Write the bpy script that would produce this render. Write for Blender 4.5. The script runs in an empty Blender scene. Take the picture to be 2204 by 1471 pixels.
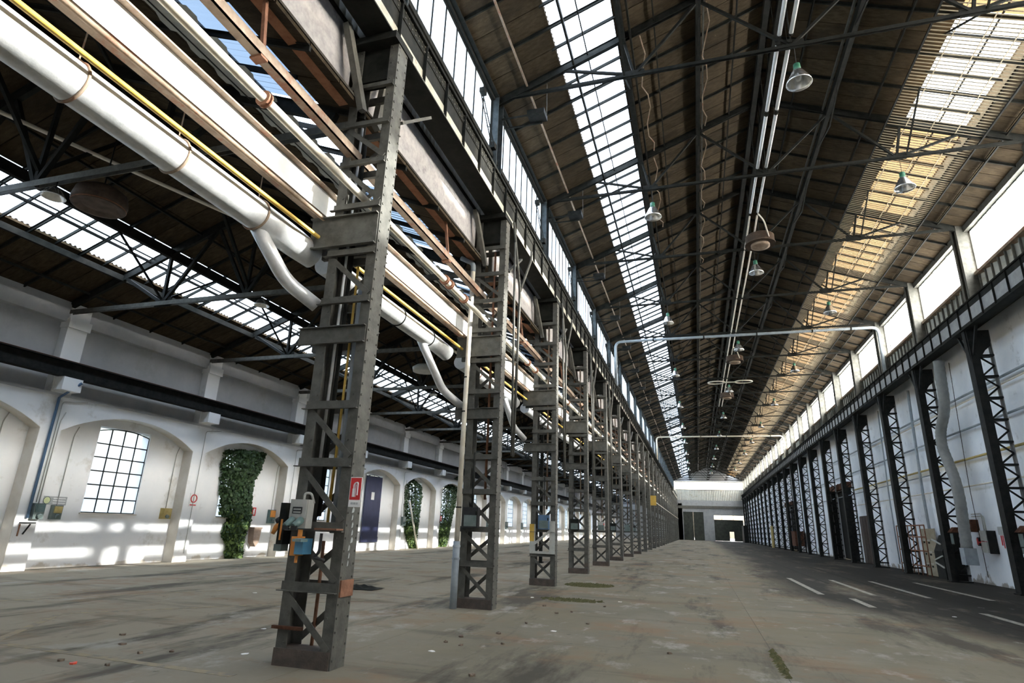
import bpy, math, random
from mathutils import Vector, Matrix
random.seed(7)
S = bpy.context.scene
COL = S.collection
# ------------------------------------------------------------------ camera
W, H = 2204, 1471
YAW, PITCH, ROLL, F = 0.3022, 0.3055, 0.0330, 1264.0
cd = bpy.data.cameras.new('camera'); cam = bpy.data.objects.new('camera', cd); COL.objects.link(cam)
cy, sy, cp, sp = math.cos(YAW), math.sin(YAW), math.cos(PITCH), math.sin(PITCH)
fwd = Vector((-sy*cp, cy*cp, sp)); right = Vector((cy, sy, 0)); up = right.cross(fwd)
r2 = right*math.cos(ROLL)+up*math.sin(ROLL); u2 = up*math.cos(ROLL)-right*math.sin(ROLL)
m = Matrix.Identity(4)
for i in range(3):
    m[i][0] = r2[i]; m[i][1] = u2[i]; m[i][2] = -fwd[i]; m[i][3] = (0, 0, 1.65)[i]
cam.matrix_world = m
cd.sensor_width = 36; cd.lens = F*36/W; cd.clip_start = .05; cd.clip_end = 600
S.camera = cam
# ------------------------------------------------------------------ world, sun, exposure
wd = bpy.data.worlds.new('hazy_sky'); S.world = wd; wd.use_nodes = True
bg = wd.node_tree.nodes['Background']; bg.inputs[1].default_value = 2.4
SUN_DIR = Vector((1, .12, .40)).normalized()      # towards the sun
sk_ = wd.node_tree.nodes.new('ShaderNodeTexSky'); sk_.sky_type = 'NISHITA'; sk_.sun_disc = False
sk_.sun_elevation = math.asin(SUN_DIR.z); sk_.sun_rotation = math.atan2(SUN_DIR.x, SUN_DIR.y)
sk_.air_density = 1.6; sk_.dust_density = 4.0; sk_.ozone_density = 2.0
wb_ = wd.node_tree.nodes.new('ShaderNodeMixRGB'); wb_.blend_type = 'MULTIPLY'; wb_.inputs[0].default_value = 1
wb_.inputs[2].default_value = (1.0, 1.0, 1.02, 1)      # camera white balance
hs_ = wd.node_tree.nodes.new('ShaderNodeHueSaturation'); hs_.inputs['Saturation'].default_value = .6   # haze
wd.node_tree.links.new(sk_.outputs[0], hs_.inputs['Color']); wd.node_tree.links.new(hs_.outputs[0], wb_.inputs[1]); wd.node_tree.links.new(wb_.outputs[0], bg.inputs[0])
sd = bpy.data.lights.new('sun', 'SUN'); sun = bpy.data.objects.new('sun', sd); COL.objects.link(sun)
sd.energy = 33; sd.angle = math.radians(1.1); sd.color = (1, .955, .88)
sun.rotation_euler = (-SUN_DIR).to_track_quat('-Z', 'Y').to_euler()
sun.location = (60, 10, 40)
S.view_settings.view_transform = 'Standard'; S.view_settings.look = 'None'
S.view_settings.gamma = 1; S.view_settings.use_curve_mapping = False
S.view_settings.exposure = 0.55
try:
    S.cycles.use_denoising = True; S.cycles.max_bounces = 12; S.cycles.diffuse_bounces = 6
    S.cycles.transparent_max_bounces = 20; S.cycles.adaptive_threshold = .02; S.cycles.sample_clamp_indirect = 6
except Exception: pass
# ------------------------------------------------------------------ layout
B = 5.83
YC = lambda k: 6.80+B*k        # lattice columns between nave and aisle
YT = lambda k: 7.55+B*k        # nave trusses, clerestory posts
YR = lambda k: 7.75+B*k        # columns on the right wall
YP = lambda k: 7.15+B*k        # piers of the arched wall
K0, K1 = -2, 24
Y0, Y1 = -8.0, 149.5
XL, XR, XM = -4.95, 10.92, 2.985
def zN(x): return 13.47+.4*(min(x, 2*XM-x)-XL)
XA0, XA1 = -18.75, -5.05
XAM = (XA0+XA1)/2
def zA(x): return 8.0+.4*(min(x, 2*XAM-x)-XA0)
# ------------------------------------------------------------------ materials
MATS = {}
def mat(name, c1, c2=None, scale=3.0, rough=.7, metal=0.0, bump=.0, lo=.35, hi=.65, stretch=None, rnd=0.0, trans=None, detail=5, c3=None, s3=.6, lo3=.55, hi3=.7):
    m = bpy.data.materials.new(name); m.use_nodes = True; MATS[name] = m
    nt = m.node_tree; N = nt.nodes; L = nt.links; b = N['Principled BSDF']
    b.inputs['Roughness'].default_value = rough; b.inputs['Metallic'].default_value = metal
    b.inputs['Base Color'].default_value = (*c1, 1)
    geo = N.new('ShaderNodeNewGeometry'); vec = geo.outputs['Position']
    if stretch:
        mp = N.new('ShaderNodeMapping'); mp.inputs['Scale'].default_value = stretch; L.new(vec, mp.inputs[0]); vec = mp.outputs[0]
    col = None
    if c2:
        n = N.new('ShaderNodeTexNoise'); n.inputs['Scale'].default_value = scale; n.inputs['Detail'].default_value = detail
        n.inputs['Roughness'].default_value = .65
        L.new(vec, n.inputs['Vector']); r = N.new('ShaderNodeValToRGB')
        r.color_ramp.elements[0].position = lo; r.color_ramp.elements[1].position = hi
        r.color_ramp.elements[0].color = (*c1, 1); r.color_ramp.elements[1].color = (*c2, 1)
        L.new(n.outputs['Fac'], r.inputs[0]); col = r.outputs[0]
        if c3:
            n3 = N.new('ShaderNodeTexNoise'); n3.inputs['Scale'].default_value = s3; n3.inputs['Detail'].default_value = 6; n3.inputs['Roughness'].default_value = .7
            L.new(vec, n3.inputs['Vector']); r3 = N.new('ShaderNodeValToRGB')
            r3.color_ramp.elements[0].position = lo3; r3.color_ramp.elements[1].position = hi3
            r3.color_ramp.elements[0].color = (0, 0, 0, 1); r3.color_ramp.elements[1].color = (1, 1, 1, 1)
            L.new(n3.outputs['Fac'], r3.inputs[0])
            mx = N.new('ShaderNodeMixRGB'); L.new(r3.outputs[0], mx.inputs[0]); L.new(col, mx.inputs[1]); mx.inputs[2].default_value = (*c3, 1); col = mx.outputs[0]
        if rnd:
            oi = N.new('ShaderNodeObjectInfo'); mr = N.new('ShaderNodeMapRange')
            mr.inputs[3].default_value = 1-rnd; mr.inputs[4].default_value = 1+rnd
            L.new(oi.outputs['Random'], mr.inputs[0]); hs = N.new('ShaderNodeHueSaturation')
            L.new(mr.outputs[0], hs.inputs['Value']); L.new(col, hs.inputs['Color']); col = hs.outputs[0]
        L.new(col, b.inputs['Base Color'])
        if bump:
            bp = N.new('ShaderNodeBump'); bp.inputs['Strength'].default_value = bump; bp.inputs['Distance'].default_value = .02
            n2 = N.new('ShaderNodeTexNoise'); n2.inputs['Scale'].default_value = scale*6; L.new(vec, n2.inputs['Vector'])
            L.new(n2.outputs['Fac'], bp.inputs['Height']); L.new(bp.outputs[0], b.inputs['Normal'])
    m['bsdf_col'] = name
    return m
def dull(*names):
    for n_ in names: MATS[n_].node_tree.nodes['Principled BSDF'].inputs['Specular IOR Level'].default_value = .12
def sheet(name, tcol, scol, f, gloss=.0):
    """thin sheet: part clear (tcol), part light-scattering (scol)"""
    m = bpy.data.materials.new(name); m.use_nodes = True; MATS[name] = m
    nt = m.node_tree; N = nt.nodes; L = nt.links; N.remove(N['Principled BSDF']); out = N['Material Output']
    t = N.new('ShaderNodeBsdfTransparent'); t.inputs[0].default_value = (*tcol, 1)
    s = N.new('ShaderNodeBsdfTranslucent'); s.inputs[0].default_value = (*scol, 1)
    if gloss:
        geo = N.new('ShaderNodeNewGeometry'); mp = N.new('ShaderNodeMapping'); mp.inputs['Scale'].default_value = (.5, 2.2, 1)
        n = N.new('ShaderNodeTexNoise'); n.inputs['Scale'].default_value = 1.2; n.inputs['Detail'].default_value = 5
        L.new(geo.outputs['Position'], mp.inputs[0]); L.new(mp.outputs[0], n.inputs['Vector'])
        mx0 = N.new('ShaderNodeMixRGB'); L.new(n.outputs['Fac'], mx0.inputs[0]); mx0.inputs[1].default_value = (*[c*(1-gloss) for c in scol], 1); mx0.inputs[2].default_value = (*[min(1, c*(1+gloss)) for c in scol], 1)
        L.new(mx0.outputs[0], s.inputs[0])
    mx = N.new('ShaderNodeMixShader'); mx.inputs[0].default_value = f
    L.new(t.outputs[0], mx.inputs[1]); L.new(s.outputs[0], mx.inputs[2]); L.new(mx.outputs[0], out.inputs[0])
    return m
M = MATS
mat('steel', (.085, .085, .076), (.138, .136, .121), 6, .55, .2, .15, c3=(.12, .085, .06), s3=1.4, lo3=.64, hi3=.8)
mat('web_grey', (.25, .26, .27), (.33, .34, .35), 4, .6, .1, .1)
mat('foot_grime', (0.06, 0.048, 0.04), (0.104, 0.08, 0.064), 6, .8, 0, .3)
mat('steel_dark', (0.011, 0.0121, 0.011), (0.0231, 0.02365, 0.0209), 5, .75, 0, .1)
mat('steel_blue', (0.0385, 0.049, 0.0546), (0.077, 0.091, 0.098), 5, .55, .2, .1)
mat('steel_black', (0.0096, 0.0112, 0.0112), (0.024, 0.024, 0.0224), 5, .6, .1, .1)
mat('steel_cream', (.36, .35, .28), (.52, .5, .42), 4, .6, 0, .1, c3=(.2, .1, .05), s3=2.5, lo3=.58, hi3=.7)
mat('rust', (0.16, 0.068, 0.036), (0.272, 0.128, 0.072), 7, .8, 0, .2)
mat('rust_light', (.28, .115, .055), (.40, .19, .10), 7, .8, 0, .2)
mat('rust_dark', (0.06, 0.02625, 0.0165), (0.12, 0.05625, 0.03375), 6, .8, 0, .2)
mat('brown_paint', (0.208, 0.144, 0.096), (0.336, 0.256, 0.184), 5, .6, 0, .1, c3=(.25, .1, .05), s3=2, lo3=.55, hi3=.65)
mat('beige_pipe', (.62, .56, .45), (.74, .70, .60), 4, .45, 0, .05)
mat('galvanised', (.60, .62, .62), (.74, .75, .75), 9, .35, .35, .05)
mat('white_paint', (.72, .73, .70), (.82, .82, .79), 3, .5, 0, .05)
mat('yellow_paint', (.58, .36, .055), (.70, .47, .10), 5, .5, 0, .05)
mat('yellow_dirty', (.38, .29, .09), (.50, .40, .16), 5, .6)
mat('orange', (.62, .22, .04), (.72, .30, .06), 5, .5)
mat('blue_plastic', (.07, .22, .36), (.10, .30, .45), 5, .4)
mat('blue_pipe', (.06, .13, .24), (.10, .18, .30), 5, .5)
mat('blue_door', (.020, .024, .070), (.032, .038, .095), 2, .45)
mat('grey_box', (.36, .37, .34), (.46, .46, .42), 5, .5)
mat('grey_green', (.10, .14, .13), (.17, .21, .2), 5, .5)
mat('teal', (.09, .16, .16), (.15, .22, .21), 6, .4)
mat('black_rubber', (.012, .012, .013), (.025, .025, .025), 6, .6)
mat('red_sign', (.55, .02, .025), (.62, .03, .03), 4, .4)
mat('white_sign', (.8, .8, .78), (.85, .85, .83), 4, .4)
mat('grey_sign', (.36, .38, .38), (.46, .48, .48), 20, .5)
mat('lime_sign', (.62, .68, .35), (.7, .74, .42), 8, .5)
mat('green_glaze', (.03, .13, .08), (.05, .19, .12), 6, .4)
mat('reflector', (.72, .74, .74), (.85, .86, .86), 8, .22, .9)
mat('plaster', (.85, .86, .86), (.90, .90, .89), 1.1, .85, 0, .12, c3=(.62, .60, .55), s3=.9, lo3=.58, hi3=.72)
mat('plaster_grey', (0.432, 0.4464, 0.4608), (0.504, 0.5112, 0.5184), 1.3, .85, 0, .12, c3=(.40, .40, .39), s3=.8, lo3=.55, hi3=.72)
mat('plaster_blue_lit', (.74, .79, .85), (.82, .86, .90), 1.2, .85, 0, .15, c3=(.46, .49, .52), s3=1.6, lo3=.58, hi3=.74)  # white plaster with the bluish window light mixed into its colour
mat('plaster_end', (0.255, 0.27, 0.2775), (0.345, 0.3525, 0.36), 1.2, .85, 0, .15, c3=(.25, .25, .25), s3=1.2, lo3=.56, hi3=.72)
mat('plaster_beige', (.62, .57, .49), (.72, .68, .61), 1.5, .85, 0, .12, c3=(.45, .33, .22), s3=.8, lo3=.62, hi3=.75)
mat('dirt_plaster', (.30, .28, .25), (.48, .46, .43), 6, .9, 0, .3)
mat('panel_plaster', (0.3024, 0.2952, 0.3024), (0.432, 0.4176, 0.4176), 7, .9, 0, .35, c3=(.20, .20, .21), s3=2.2, lo3=.56, hi3=.7)
mat('roof_board', (.038, .028, .0165), (.070, .053, .033), 4, .95, 0, .4, rnd=.22, stretch=(1, 3, 1), c3=(.028, .022, .016), s3=.7, lo3=.5, hi3=.7)
mat('roof_dark', (.04, .036, .03), (.06, .054, .045), 3, .9)
mat('corrugated', (.40, .41, .38), (.52, .52, .47), 3, .7, 0, .1, c3=(.3, .27, .2), s3=1.5, lo3=.55, hi3=.7)
mat('corrugated_grey', (0.208, 0.216, 0.216), (0.272, 0.28, 0.272), 4, .8, 0, .1)
mat('leaf', (.016, .045, .012), (.045, .10, .022), 9, .6, rnd=.1)
mat('leaf_light', (.10, .17, .035), (.19, .27, .07), 9, .6)
mat('bark', (.10, .07, .05), (.18, .14, .10), 12, .9)
mat('dirt_joint', (0.07, 0.0644, 0.0532), (0.105, 0.098, 0.0805), 3, .95)
mat('moss', (0.048, 0.052, 0.016), (0.104, 0.096, 0.04), 9, .95)
mat('dark_void', (.012, .013, .012), (.02, .02, .018), 2, .9)
mat('door_brown', (0.0385, 0.0245, 0.0196), (0.07, 0.049, 0.0385), 3, .7)
mat('door_steel', (.035, .04, .034), (.06, .065, .055), 2, .6)
mat('board_beige', (.30, .265, .19), (.40, .355, .265), 3, .8)
mat('screen_slat', (.42, .36, .25), (.55, .47, .34), 3, .8)
mat('clay', (.42, .30, .22), (.55, .42, .33), 5, .8)
mat('line_paint', (0.336, 0.32, 0.272), (0.16, 0.152, 0.128), 9, .85, lo=.45, hi=.62)
mat('line_yellow', (0.255, 0.21, 0.1275), (0.165, 0.15, 0.12), 5, .85, lo=.42, hi=.6)
mat('grey_pipe', (.24, .28, .31), (.33, .37, .40), 4, .5)
mat('drum', (.06, .042, .032), (.11, .08, .06), 5, .6)
mat('tube_white', (.72, .75, .76), (.8, .82, .83), 4, .35)
mat('paper', (.75, .74, .7), (.82, .81, .78), 4, .8)
mat('red_plastic', (.6, .05, .02), (.7, .1, .04), 4, .5)
dull('steel', 'steel_dark', 'steel_black', 'roof_board', 'roof_dark', 'steel_blue', 'drum', 'rust_dark', 'door_steel', 'dark_void')
sheet('glass_clear', (.97, .98, 1), (.5, .52, .55), .04)
sheet('glass_frost', (.92, .95, 1), (.92, .95, 1), .6, .06)
sheet('glass_sun', (.96, .98, 1), (.92, .96, 1), .42)
sheet('strip_sheet', (.30, .26, .2), (.03, .02, .012), .3)
sheet('glass_white', (.60, .62, .65), (.55, .57, .60), .5, .12)
sheet('roof_sheet', (.90, .95, 1), (.90, .95, 1), .5, .1)
sheet('roof_sheet_dull', (.80, .88, .90), (.62, .70, .70), .8, .25)
sheet('tan_sheet', (.24, .18, .11), (.046, .030, .0145), .95, .35)
sheet('bare_sheet', (.62, .61, .58), (.1, .1, .1), .3)
sheet('grimy_sheet', (.14, .17, .20), (.05, .06, .07), .5, .3)
# floor concrete
def floor_mat():
    m = mat('concrete', (.128, .115, .082), (.200, .180, .135), .55, .82, 0, .25, lo=.3, hi=.7, rnd=.10, detail=8)
    nt = m.node_tree; N = nt.nodes; L = nt.links; b = N['Principled BSDF']
    col = b.inputs['Base Color'].links[0].from_socket
    geo = N.new('ShaderNodeNewGeometry')
    def layer(col, scale, st, lo, hi, c, amt=1.0, xr=None, xmax=None):
        mp = N.new('ShaderNodeMapping'); mp.inputs['Scale'].default_value = st; L.new(geo.outputs['Position'], mp.inputs[0])
        n = N.new('ShaderNodeTexNoise'); n.inputs['Scale'].default_value = scale; n.inputs['Detail'].default_value = 7; n.inputs['Roughness'].default_value = .7
        L.new(mp.outputs[0], n.inputs['Vector']); r = N.new('ShaderNodeMapRange')
        r.inputs[1].default_value = lo; r.inputs[2].default_value = hi; r.inputs[4].default_value = amt; L.new(n.outputs['Fac'], r.inputs[0]); fac = r.outputs[0]
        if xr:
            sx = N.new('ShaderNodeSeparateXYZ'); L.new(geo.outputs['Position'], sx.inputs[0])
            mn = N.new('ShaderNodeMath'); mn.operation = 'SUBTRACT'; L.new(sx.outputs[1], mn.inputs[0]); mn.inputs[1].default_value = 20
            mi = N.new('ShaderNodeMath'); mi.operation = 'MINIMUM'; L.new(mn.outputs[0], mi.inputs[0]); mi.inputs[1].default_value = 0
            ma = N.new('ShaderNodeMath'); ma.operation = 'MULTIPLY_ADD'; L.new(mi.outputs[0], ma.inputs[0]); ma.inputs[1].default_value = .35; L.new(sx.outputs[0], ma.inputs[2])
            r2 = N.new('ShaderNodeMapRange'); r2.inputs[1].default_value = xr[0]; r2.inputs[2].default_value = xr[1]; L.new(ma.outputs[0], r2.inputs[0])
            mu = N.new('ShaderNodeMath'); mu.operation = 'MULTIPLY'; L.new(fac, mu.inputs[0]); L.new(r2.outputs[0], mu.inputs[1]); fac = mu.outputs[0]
        if xmax is not None:
            sx = N.new('ShaderNodeSeparateXYZ'); L.new(geo.outputs['Position'], sx.inputs[0])
            r2 = N.new('ShaderNodeMapRange'); r2.inputs[1].default_value = xmax+2; r2.inputs[2].default_value = xmax-2; L.new(sx.outputs[0], r2.inputs[0])
            mu = N.new('ShaderNodeMath'); mu.operation = 'MULTIPLY'; L.new(fac, mu.inputs[0]); L.new(r2.outputs[0], mu.inputs[1]); fac = mu.outputs[0]
        mx = N.new('ShaderNodeMixRGB'); L.new(fac, mx.inputs[0]); L.new(col, mx.inputs[1]); mx.inputs[2].default_value = (*c, 1)
        return mx.outputs[0]
    col = layer(col, .22, (1, 1, 1),   .45, .58, (.172, .149, .098), .75)          # broad ochre dust
    col = layer(col, .3, (1, 1, 1), .25, .50, (.265, .238, .185), .85, None, -5.2)   # aisle side lightened in colour to make up for weak light there
    col = layer(col, .55, (1, .20, 1), .52, .61, (.045, .040, .030), .85)       # long oil streaks along the hall
    col = layer(col, .45, (1, 1.3, 1), .51, .63, (.200, .122, .068), .6)        # rusty film
    col = layer(col, 1.1, (1, .6, 1), .56, .67, (.30, .29, .255), .8)         # lime dust
    col = layer(col, .75, (.22, 1.3, 1), .56, .65, (.070, .063, .047), .5)      # stains across the hall
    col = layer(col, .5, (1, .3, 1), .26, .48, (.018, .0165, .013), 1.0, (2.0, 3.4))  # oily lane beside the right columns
    col = layer(col, 4, (1, 1, 1), .62, .70, (.05, .047, .038), .7)
    col = layer(col, 2.2, (1, .35, 1), .64, .70, (.33, .32, .29), .6)
    L.new(col, b.inputs['Base Color']); b.inputs['Specular IOR Level'].default_value = .2
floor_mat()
# white walls get crumbling damp patches at their foot
def wall_foot(name, z0=.05, z1=1.1, c=(.33, .31, .28), lo=.42):
    m = M[name]; nt = m.node_tree; N = nt.nodes; L = nt.links; b = N['Principled BSDF']
    col = b.inputs['Base Color'].links[0].from_socket; geo = N.new('ShaderNodeNewGeometry'); sx = N.new('ShaderNodeSeparateXYZ')
    L.new(geo.outputs['Position'], sx.inputs[0]); r = N.new('ShaderNodeMapRange'); r.inputs[1].default_value = z0; r.inputs[2].default_value = z1
    r.inputs[3].default_value = .2; r.inputs[4].default_value = -.2; L.new(sx.outputs[2], r.inputs[0])
    n = N.new('ShaderNodeTexNoise'); n.inputs['Scale'].default_value = 1.6; n.inputs['Detail'].default_value = 7; L.new(geo.outputs['Position'], n.inputs['Vector'])
    ad = N.new('ShaderNodeMath'); L.new(n.outputs['Fac'], ad.inputs[0]); L.new(r.outputs[0], ad.inputs[1])
    r2 = N.new('ShaderNodeMapRange'); r2.inputs[1].default_value = .62; r2.inputs[2].default_value = .70; L.new(ad.outputs[0], r2.inputs[0])
    mx = N.new('ShaderNodeMixRGB'); L.new(r2.outputs[0], mx.inputs[0]); L.new(col, mx.inputs[1]); mx.inputs[2].default_value = (*c, 1)
    L.new(mx.outputs[0], b.inputs['Base Color'])
wall_foot('plaster_blue_lit'); wall_foot('plaster', .0, .5, (.6, .55, .47))
# ------------------------------------------------------------------ mesh helpers
class MB:
    def __init__(s): s.v = []; s.f = []
    def quad(s, a, b, c, d):
        n = len(s.v); s.v += [tuple(a), tuple(b), tuple(c), tuple(d)]; s.f.append((n, n+1, n+2, n+3)); return s
    def box(s, x0, x1, y0, y1, z0, z1):
        n = len(s.v)
        s.v += [(x, y, z) for z in (z0, z1) for y in (y0, y1) for x in (x0, x1)]
        s.f += [tuple(n+i for i in q) for q in ((0, 2, 3, 1), (4, 5, 7, 6), (0, 1, 5, 4), (2, 6, 7, 3), (0, 4, 6, 2), (1, 3, 7, 5))]
        return s
    def hexa(s, P):     # 8 points ordered like box
        n = len(s.v); s.v += [tuple(p) for p in P]
        s.f += [tuple(n+i for i in q) for q in ((0, 2, 3, 1), (4, 5, 7, 6), (0, 1, 5, 4), (2, 6, 7, 3), (0, 4, 6, 2), (1, 3, 7, 5))]
        return s
    def bar(s, p, q, w, h, upv=(0, 0, 1)):   # w across, h along upv
        p, q = Vector(p), Vector(q); d = (q-p).normalized(); u = Vector(upv)
        if abs(d.dot(u)) > .98: u = Vector((0, 1, 0))
        sd_ = d.cross(u).normalized()*(w/2); uu = sd_.cross(d).normalized()*(h/2)
        return s.hexa([p-sd_-uu, p+sd_-uu, q-sd_-uu, q+sd_-uu, p-sd_+uu, p+sd_+uu, q-sd_+uu, q+sd_+uu])
    def angle(s, p, q, w, t, upv, sidev):    # L section: two plates
        p, q, u, k = Vector(p), Vector(q), Vector(upv).normalized(), Vector(sidev).normalized()
        d = (q-p).normalized()
        def plate(a, b, la, lb):
            s.hexa([p, p+a*la, q, q+a*la, p+b*lb, p+a*la+b*lb, q+b*lb, q+a*la+b*lb])
        plate(k, u, t, w); plate(k, u, w, t); return s
    def tube(s, pts, r, n=10, cap=True):
        pts = [Vector(p) for p in pts]; rings = []
        prev = None
        for i, p in enumerate(pts):
            d = (pts[min(i+1, len(pts)-1)]-pts[max(i-1, 0)]).normalized()
            a = prev if prev is not None else (Vector((0, 0, 1)) if abs(d.z) < .9 else Vector((1, 0, 0)))
            a = (a-d*a.dot(d)).normalized(); prev = a; b = d.cross(a)
            rr = r[i] if isinstance(r, (list, tuple)) else r
            base = len(s.v); s.v += [tuple(p+a*(rr*math.cos(2*math.pi*j/n))+b*(rr*math.sin(2*math.pi*j/n))) for j in range(n)]; rings.append(base)
        for a, b in zip(rings, rings[1:]):
            s.f += [(a+j, a+(j+1) % n, b+(j+1) % n, b+j) for j in range(n)]
        if cap:
            s.f += [tuple(rings[0]+j for j in reversed(range(n))), tuple(rings[-1]+j for j in range(n))]
        return s
    def lathe(s, prof, n=20, c=(0, 0, 0)):
        rings = []
        for r, z in prof:
            base = len(s.v); s.v += [(c[0]+r*math.cos(2*math.pi*j/n), c[1]+r*math.sin(2*math.pi*j/n), c[2]+z) for j in range(n)]; rings.append(base)
        for a, b in zip(rings, rings[1:]): s.f += [(a+j, a+(j+1) % n, b+(j+1) % n, b+j) for j in range(n)]
        s.f += [tuple(rings[0]+j for j in reversed(range(n))), tuple(rings[-1]+j for j in range(n))]
        return s
    def torus(s, c, R, r, axis='y', n=20, k=6):
        base = len(s.v)
        for i in range(n):
            a = 2*math.pi*i/n
            for j in range(k):
                b = 2*math.pi*j/k; q = R+r*math.cos(b); w = r*math.sin(b)
                l = (q*math.cos(a), w, q*math.sin(a)) if axis == 'y' else ((q*math.cos(a), q*math.sin(a), w) if axis == 'z' else (w, q*math.cos(a), q*math.sin(a)))
                s.v.append((c[0]+l[0], c[1]+l[1], c[2]+l[2]))
        s.f += [(base+i*k+j, base+((i+1) % n)*k+j, base+((i+1) % n)*k+(j+1) % k, base+i*k+(j+1) % k) for i in range(n) for j in range(k)]
        return s
    def prism(s, poly, a, b, ax='x'):     # poly in the two other axes, extruded from a to b
        n = len(s.v); k = len(poly)
        mk = (lambda t, p: (t, p[0], p[1])) if ax == 'x' else ((lambda t, p: (p[0], t, p[1])) if ax == 'y' else (lambda t, p: (p[0], p[1], t)))
        s.v += [mk(a, p) for p in poly]+[mk(b, p) for p in poly]
        s.f += [tuple(n+i for i in range(k)), tuple(n+k+i for i in reversed(range(k)))]
        s.f += [(n+i, n+k+i, n+k+(i+1) % k, n+(i+1) % k) for i in range(k)]
        return s
    def mesh(s, name, m, smooth=False):
        me = bpy.data.meshes.new(name); me.from_pydata(s.v, [], s.f); me.update()
        me.materials.append(M[m] if isinstance(m, str) else m)
        if smooth:
            for p in me.polygons: p.use_smooth = len(p.vertices) == 4
        return me
def ob(name, me, parent=None, loc=(0, 0, 0), kind=None):
    o = bpy.data.objects.new(name, me); COL.objects.link(o); o.location = loc
    if parent: o.parent = parent
    if kind: o['kind'] = kind
    return o
def part(name, mb, m, parent, loc=(0, 0, 0), smooth=False, kind=None, label=None):
    o = ob(name, mb.mesh(name, m, smooth), parent, loc, kind)
    if label: o['label'] = label
    return o
def tag(o, label, cat, group=None):
    o['label'] = label; o['category'] = cat
    if group: o['group'] = group
    return o
def thing(name, label, cat, loc=(0, 0, 0), group=None):
    return tag(ob(name, None, None, loc), label, cat, group)
def solo(name, mb, m, label, cat, loc=(0, 0, 0), group=None, smooth=False):
    return tag(part(name, mb, m, None, loc, smooth), label, cat, group)
def struct(name, mb, m, label=None):
    o = part(name, mb, m, None, kind='structure')
    if label: o['label'] = label
    return o
def bend(pts, r=.15, n=5):
    """round the corners of a polyline"""
    P = [Vector(p) for p in pts]; out = [P[0]]
    for a, b, c in zip(P, P[1:], P[2:]):
        d1 = (a-b); d2 = (c-b); rr = min(r, d1.length*.45, d2.length*.45); p1 = b+d1.normalized()*rr; p2 = b+d2.normalized()*rr
        for i in range(n+1):
            t = i/n; out.append(p1*(1-t)**2+b*(2*t*(1-t))+p2*t*t)
    out.append(P[-1]); return out
# ================================================================== FLOOR
fb = MB().box(-19.2, 11.6, Y0, Y1+2.5, -.3, -.006)
floor = struct('floor', fb, 'dirt_joint', 'grey concrete hall floor')
xs = [-19.0, -14.2, -9.3, -4.5, .95, 6.0, 11.5]
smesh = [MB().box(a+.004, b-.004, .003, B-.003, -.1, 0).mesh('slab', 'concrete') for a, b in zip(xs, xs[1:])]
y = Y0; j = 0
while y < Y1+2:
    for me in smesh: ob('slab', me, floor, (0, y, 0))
    y += B
for x, a, b in ((3.45, 21.0, 28.0), (5.03, 21.8, 28.2), (6.53, 21.9, 28.6), (8.27, 22.3, 29.2), (6.5, 15.2, 18.2), (4.1, 18, 20.2)):
    part('painted_line', MB().box(x-.09, x+.09, a, b, 0, .003), 'line_paint', floor)
for p, q, w in (((-9.5, 6.2), (-4.95, 6.05), .12), ((-10.4, 8.25), (-5.6, 14.6), .12), ((-12.9, 8.6), (-8.2, 17.2), .12), ((-10.4, 8.2), (-8.9, 6.2), .12), ((-10.2, 14.2), (-9.0, 24), .12)):
    part('painted_line', MB().bar((p[0], p[1], .0015), (q[0], q[1], .0015), w, .003), 'line_yellow', floor)
for x in (4.55, 6.0):
    part('floor_rail', MB().box(x-.05, x+.05, 26, 148, -.005, .004), 'steel_dark', floor)
# ================================================================== LEFT ARCHED WALL
NR, XF, XB = 2.6, -18.6, -19.05
wl = MB()
SP, CR, ZL = 4.05, 4.78, 5.08
def arc_z(t): # -1..1
    R = (NR*NR+(CR-SP)**2)/(2*(CR-SP)); return CR-R+math.sqrt(max(0, R*R-(t*NR)**2))
WB, WT = 1.65, 4.30
kk = list(range(-3, K1+1))
for k in kk:
    yc = YP(k)+B/2; a, b = yc-B/2, yc+B/2
    # pier halves
    wl.box(XB-.4, XF, a, yc-NR, 0, ZL); wl.box(XB-.4, XF, yc+NR, b, 0, ZL)
    n = 16
    for i in range(n):
        t0, t1 = -1+2*i/n, -1+2*(i+1)/n; y0_, y1_ = yc+t0*NR, yc+t1*NR
        wl.hexa([(XB-.4, y0_, arc_z(t0)), (XF, y0_, arc_z(t0)), (XB-.4, y1_, arc_z(t1)), (XF, y1_, arc_z(t1)), (XB-.4, y0_, ZL), (XF, y0_, ZL), (XB-.4, y1_, ZL), (XF, y1_, ZL)])
    # niche back with a window opening 2.0 wide
    wl.box(XB-.4, XB, yc-NR, yc-1.0, 0, CR); wl.box(XB-.4, XB, yc+1.0, yc+NR, 0, CR)
    wl.box(XB-.4, XB, yc-1, yc+1, 0, WB); wl.box(XB-.4, XB, yc-1, yc+1, WT+.16, CR)
wall_left = struct('wall_left', wl, 'plaster', 'white plastered arched wall of the side aisle')
ye0, ye1 = YP(-3), YP(K1)+B
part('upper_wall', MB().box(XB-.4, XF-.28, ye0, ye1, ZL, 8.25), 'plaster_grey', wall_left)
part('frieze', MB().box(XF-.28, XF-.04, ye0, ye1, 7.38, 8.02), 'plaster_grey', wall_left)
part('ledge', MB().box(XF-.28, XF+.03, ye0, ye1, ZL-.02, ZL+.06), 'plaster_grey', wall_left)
pil = MB().box(XF-.28, XF+.02, -.32, .32, 5.05, 7.38).box(XF-.28, XF+.1, -.36, .36, 7.2, 7.5).box(XF-.28, XF+.02, -.32, .32, 7.4, 8.0).box(XF-.28, XF+.42, -.3, .3, 5.2, 5.60).mesh('pilaster', 'plaster')
for k in range(-2, K1+1): ob('pilaster', pil, wall_left, (0, YP(k), 0))
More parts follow.
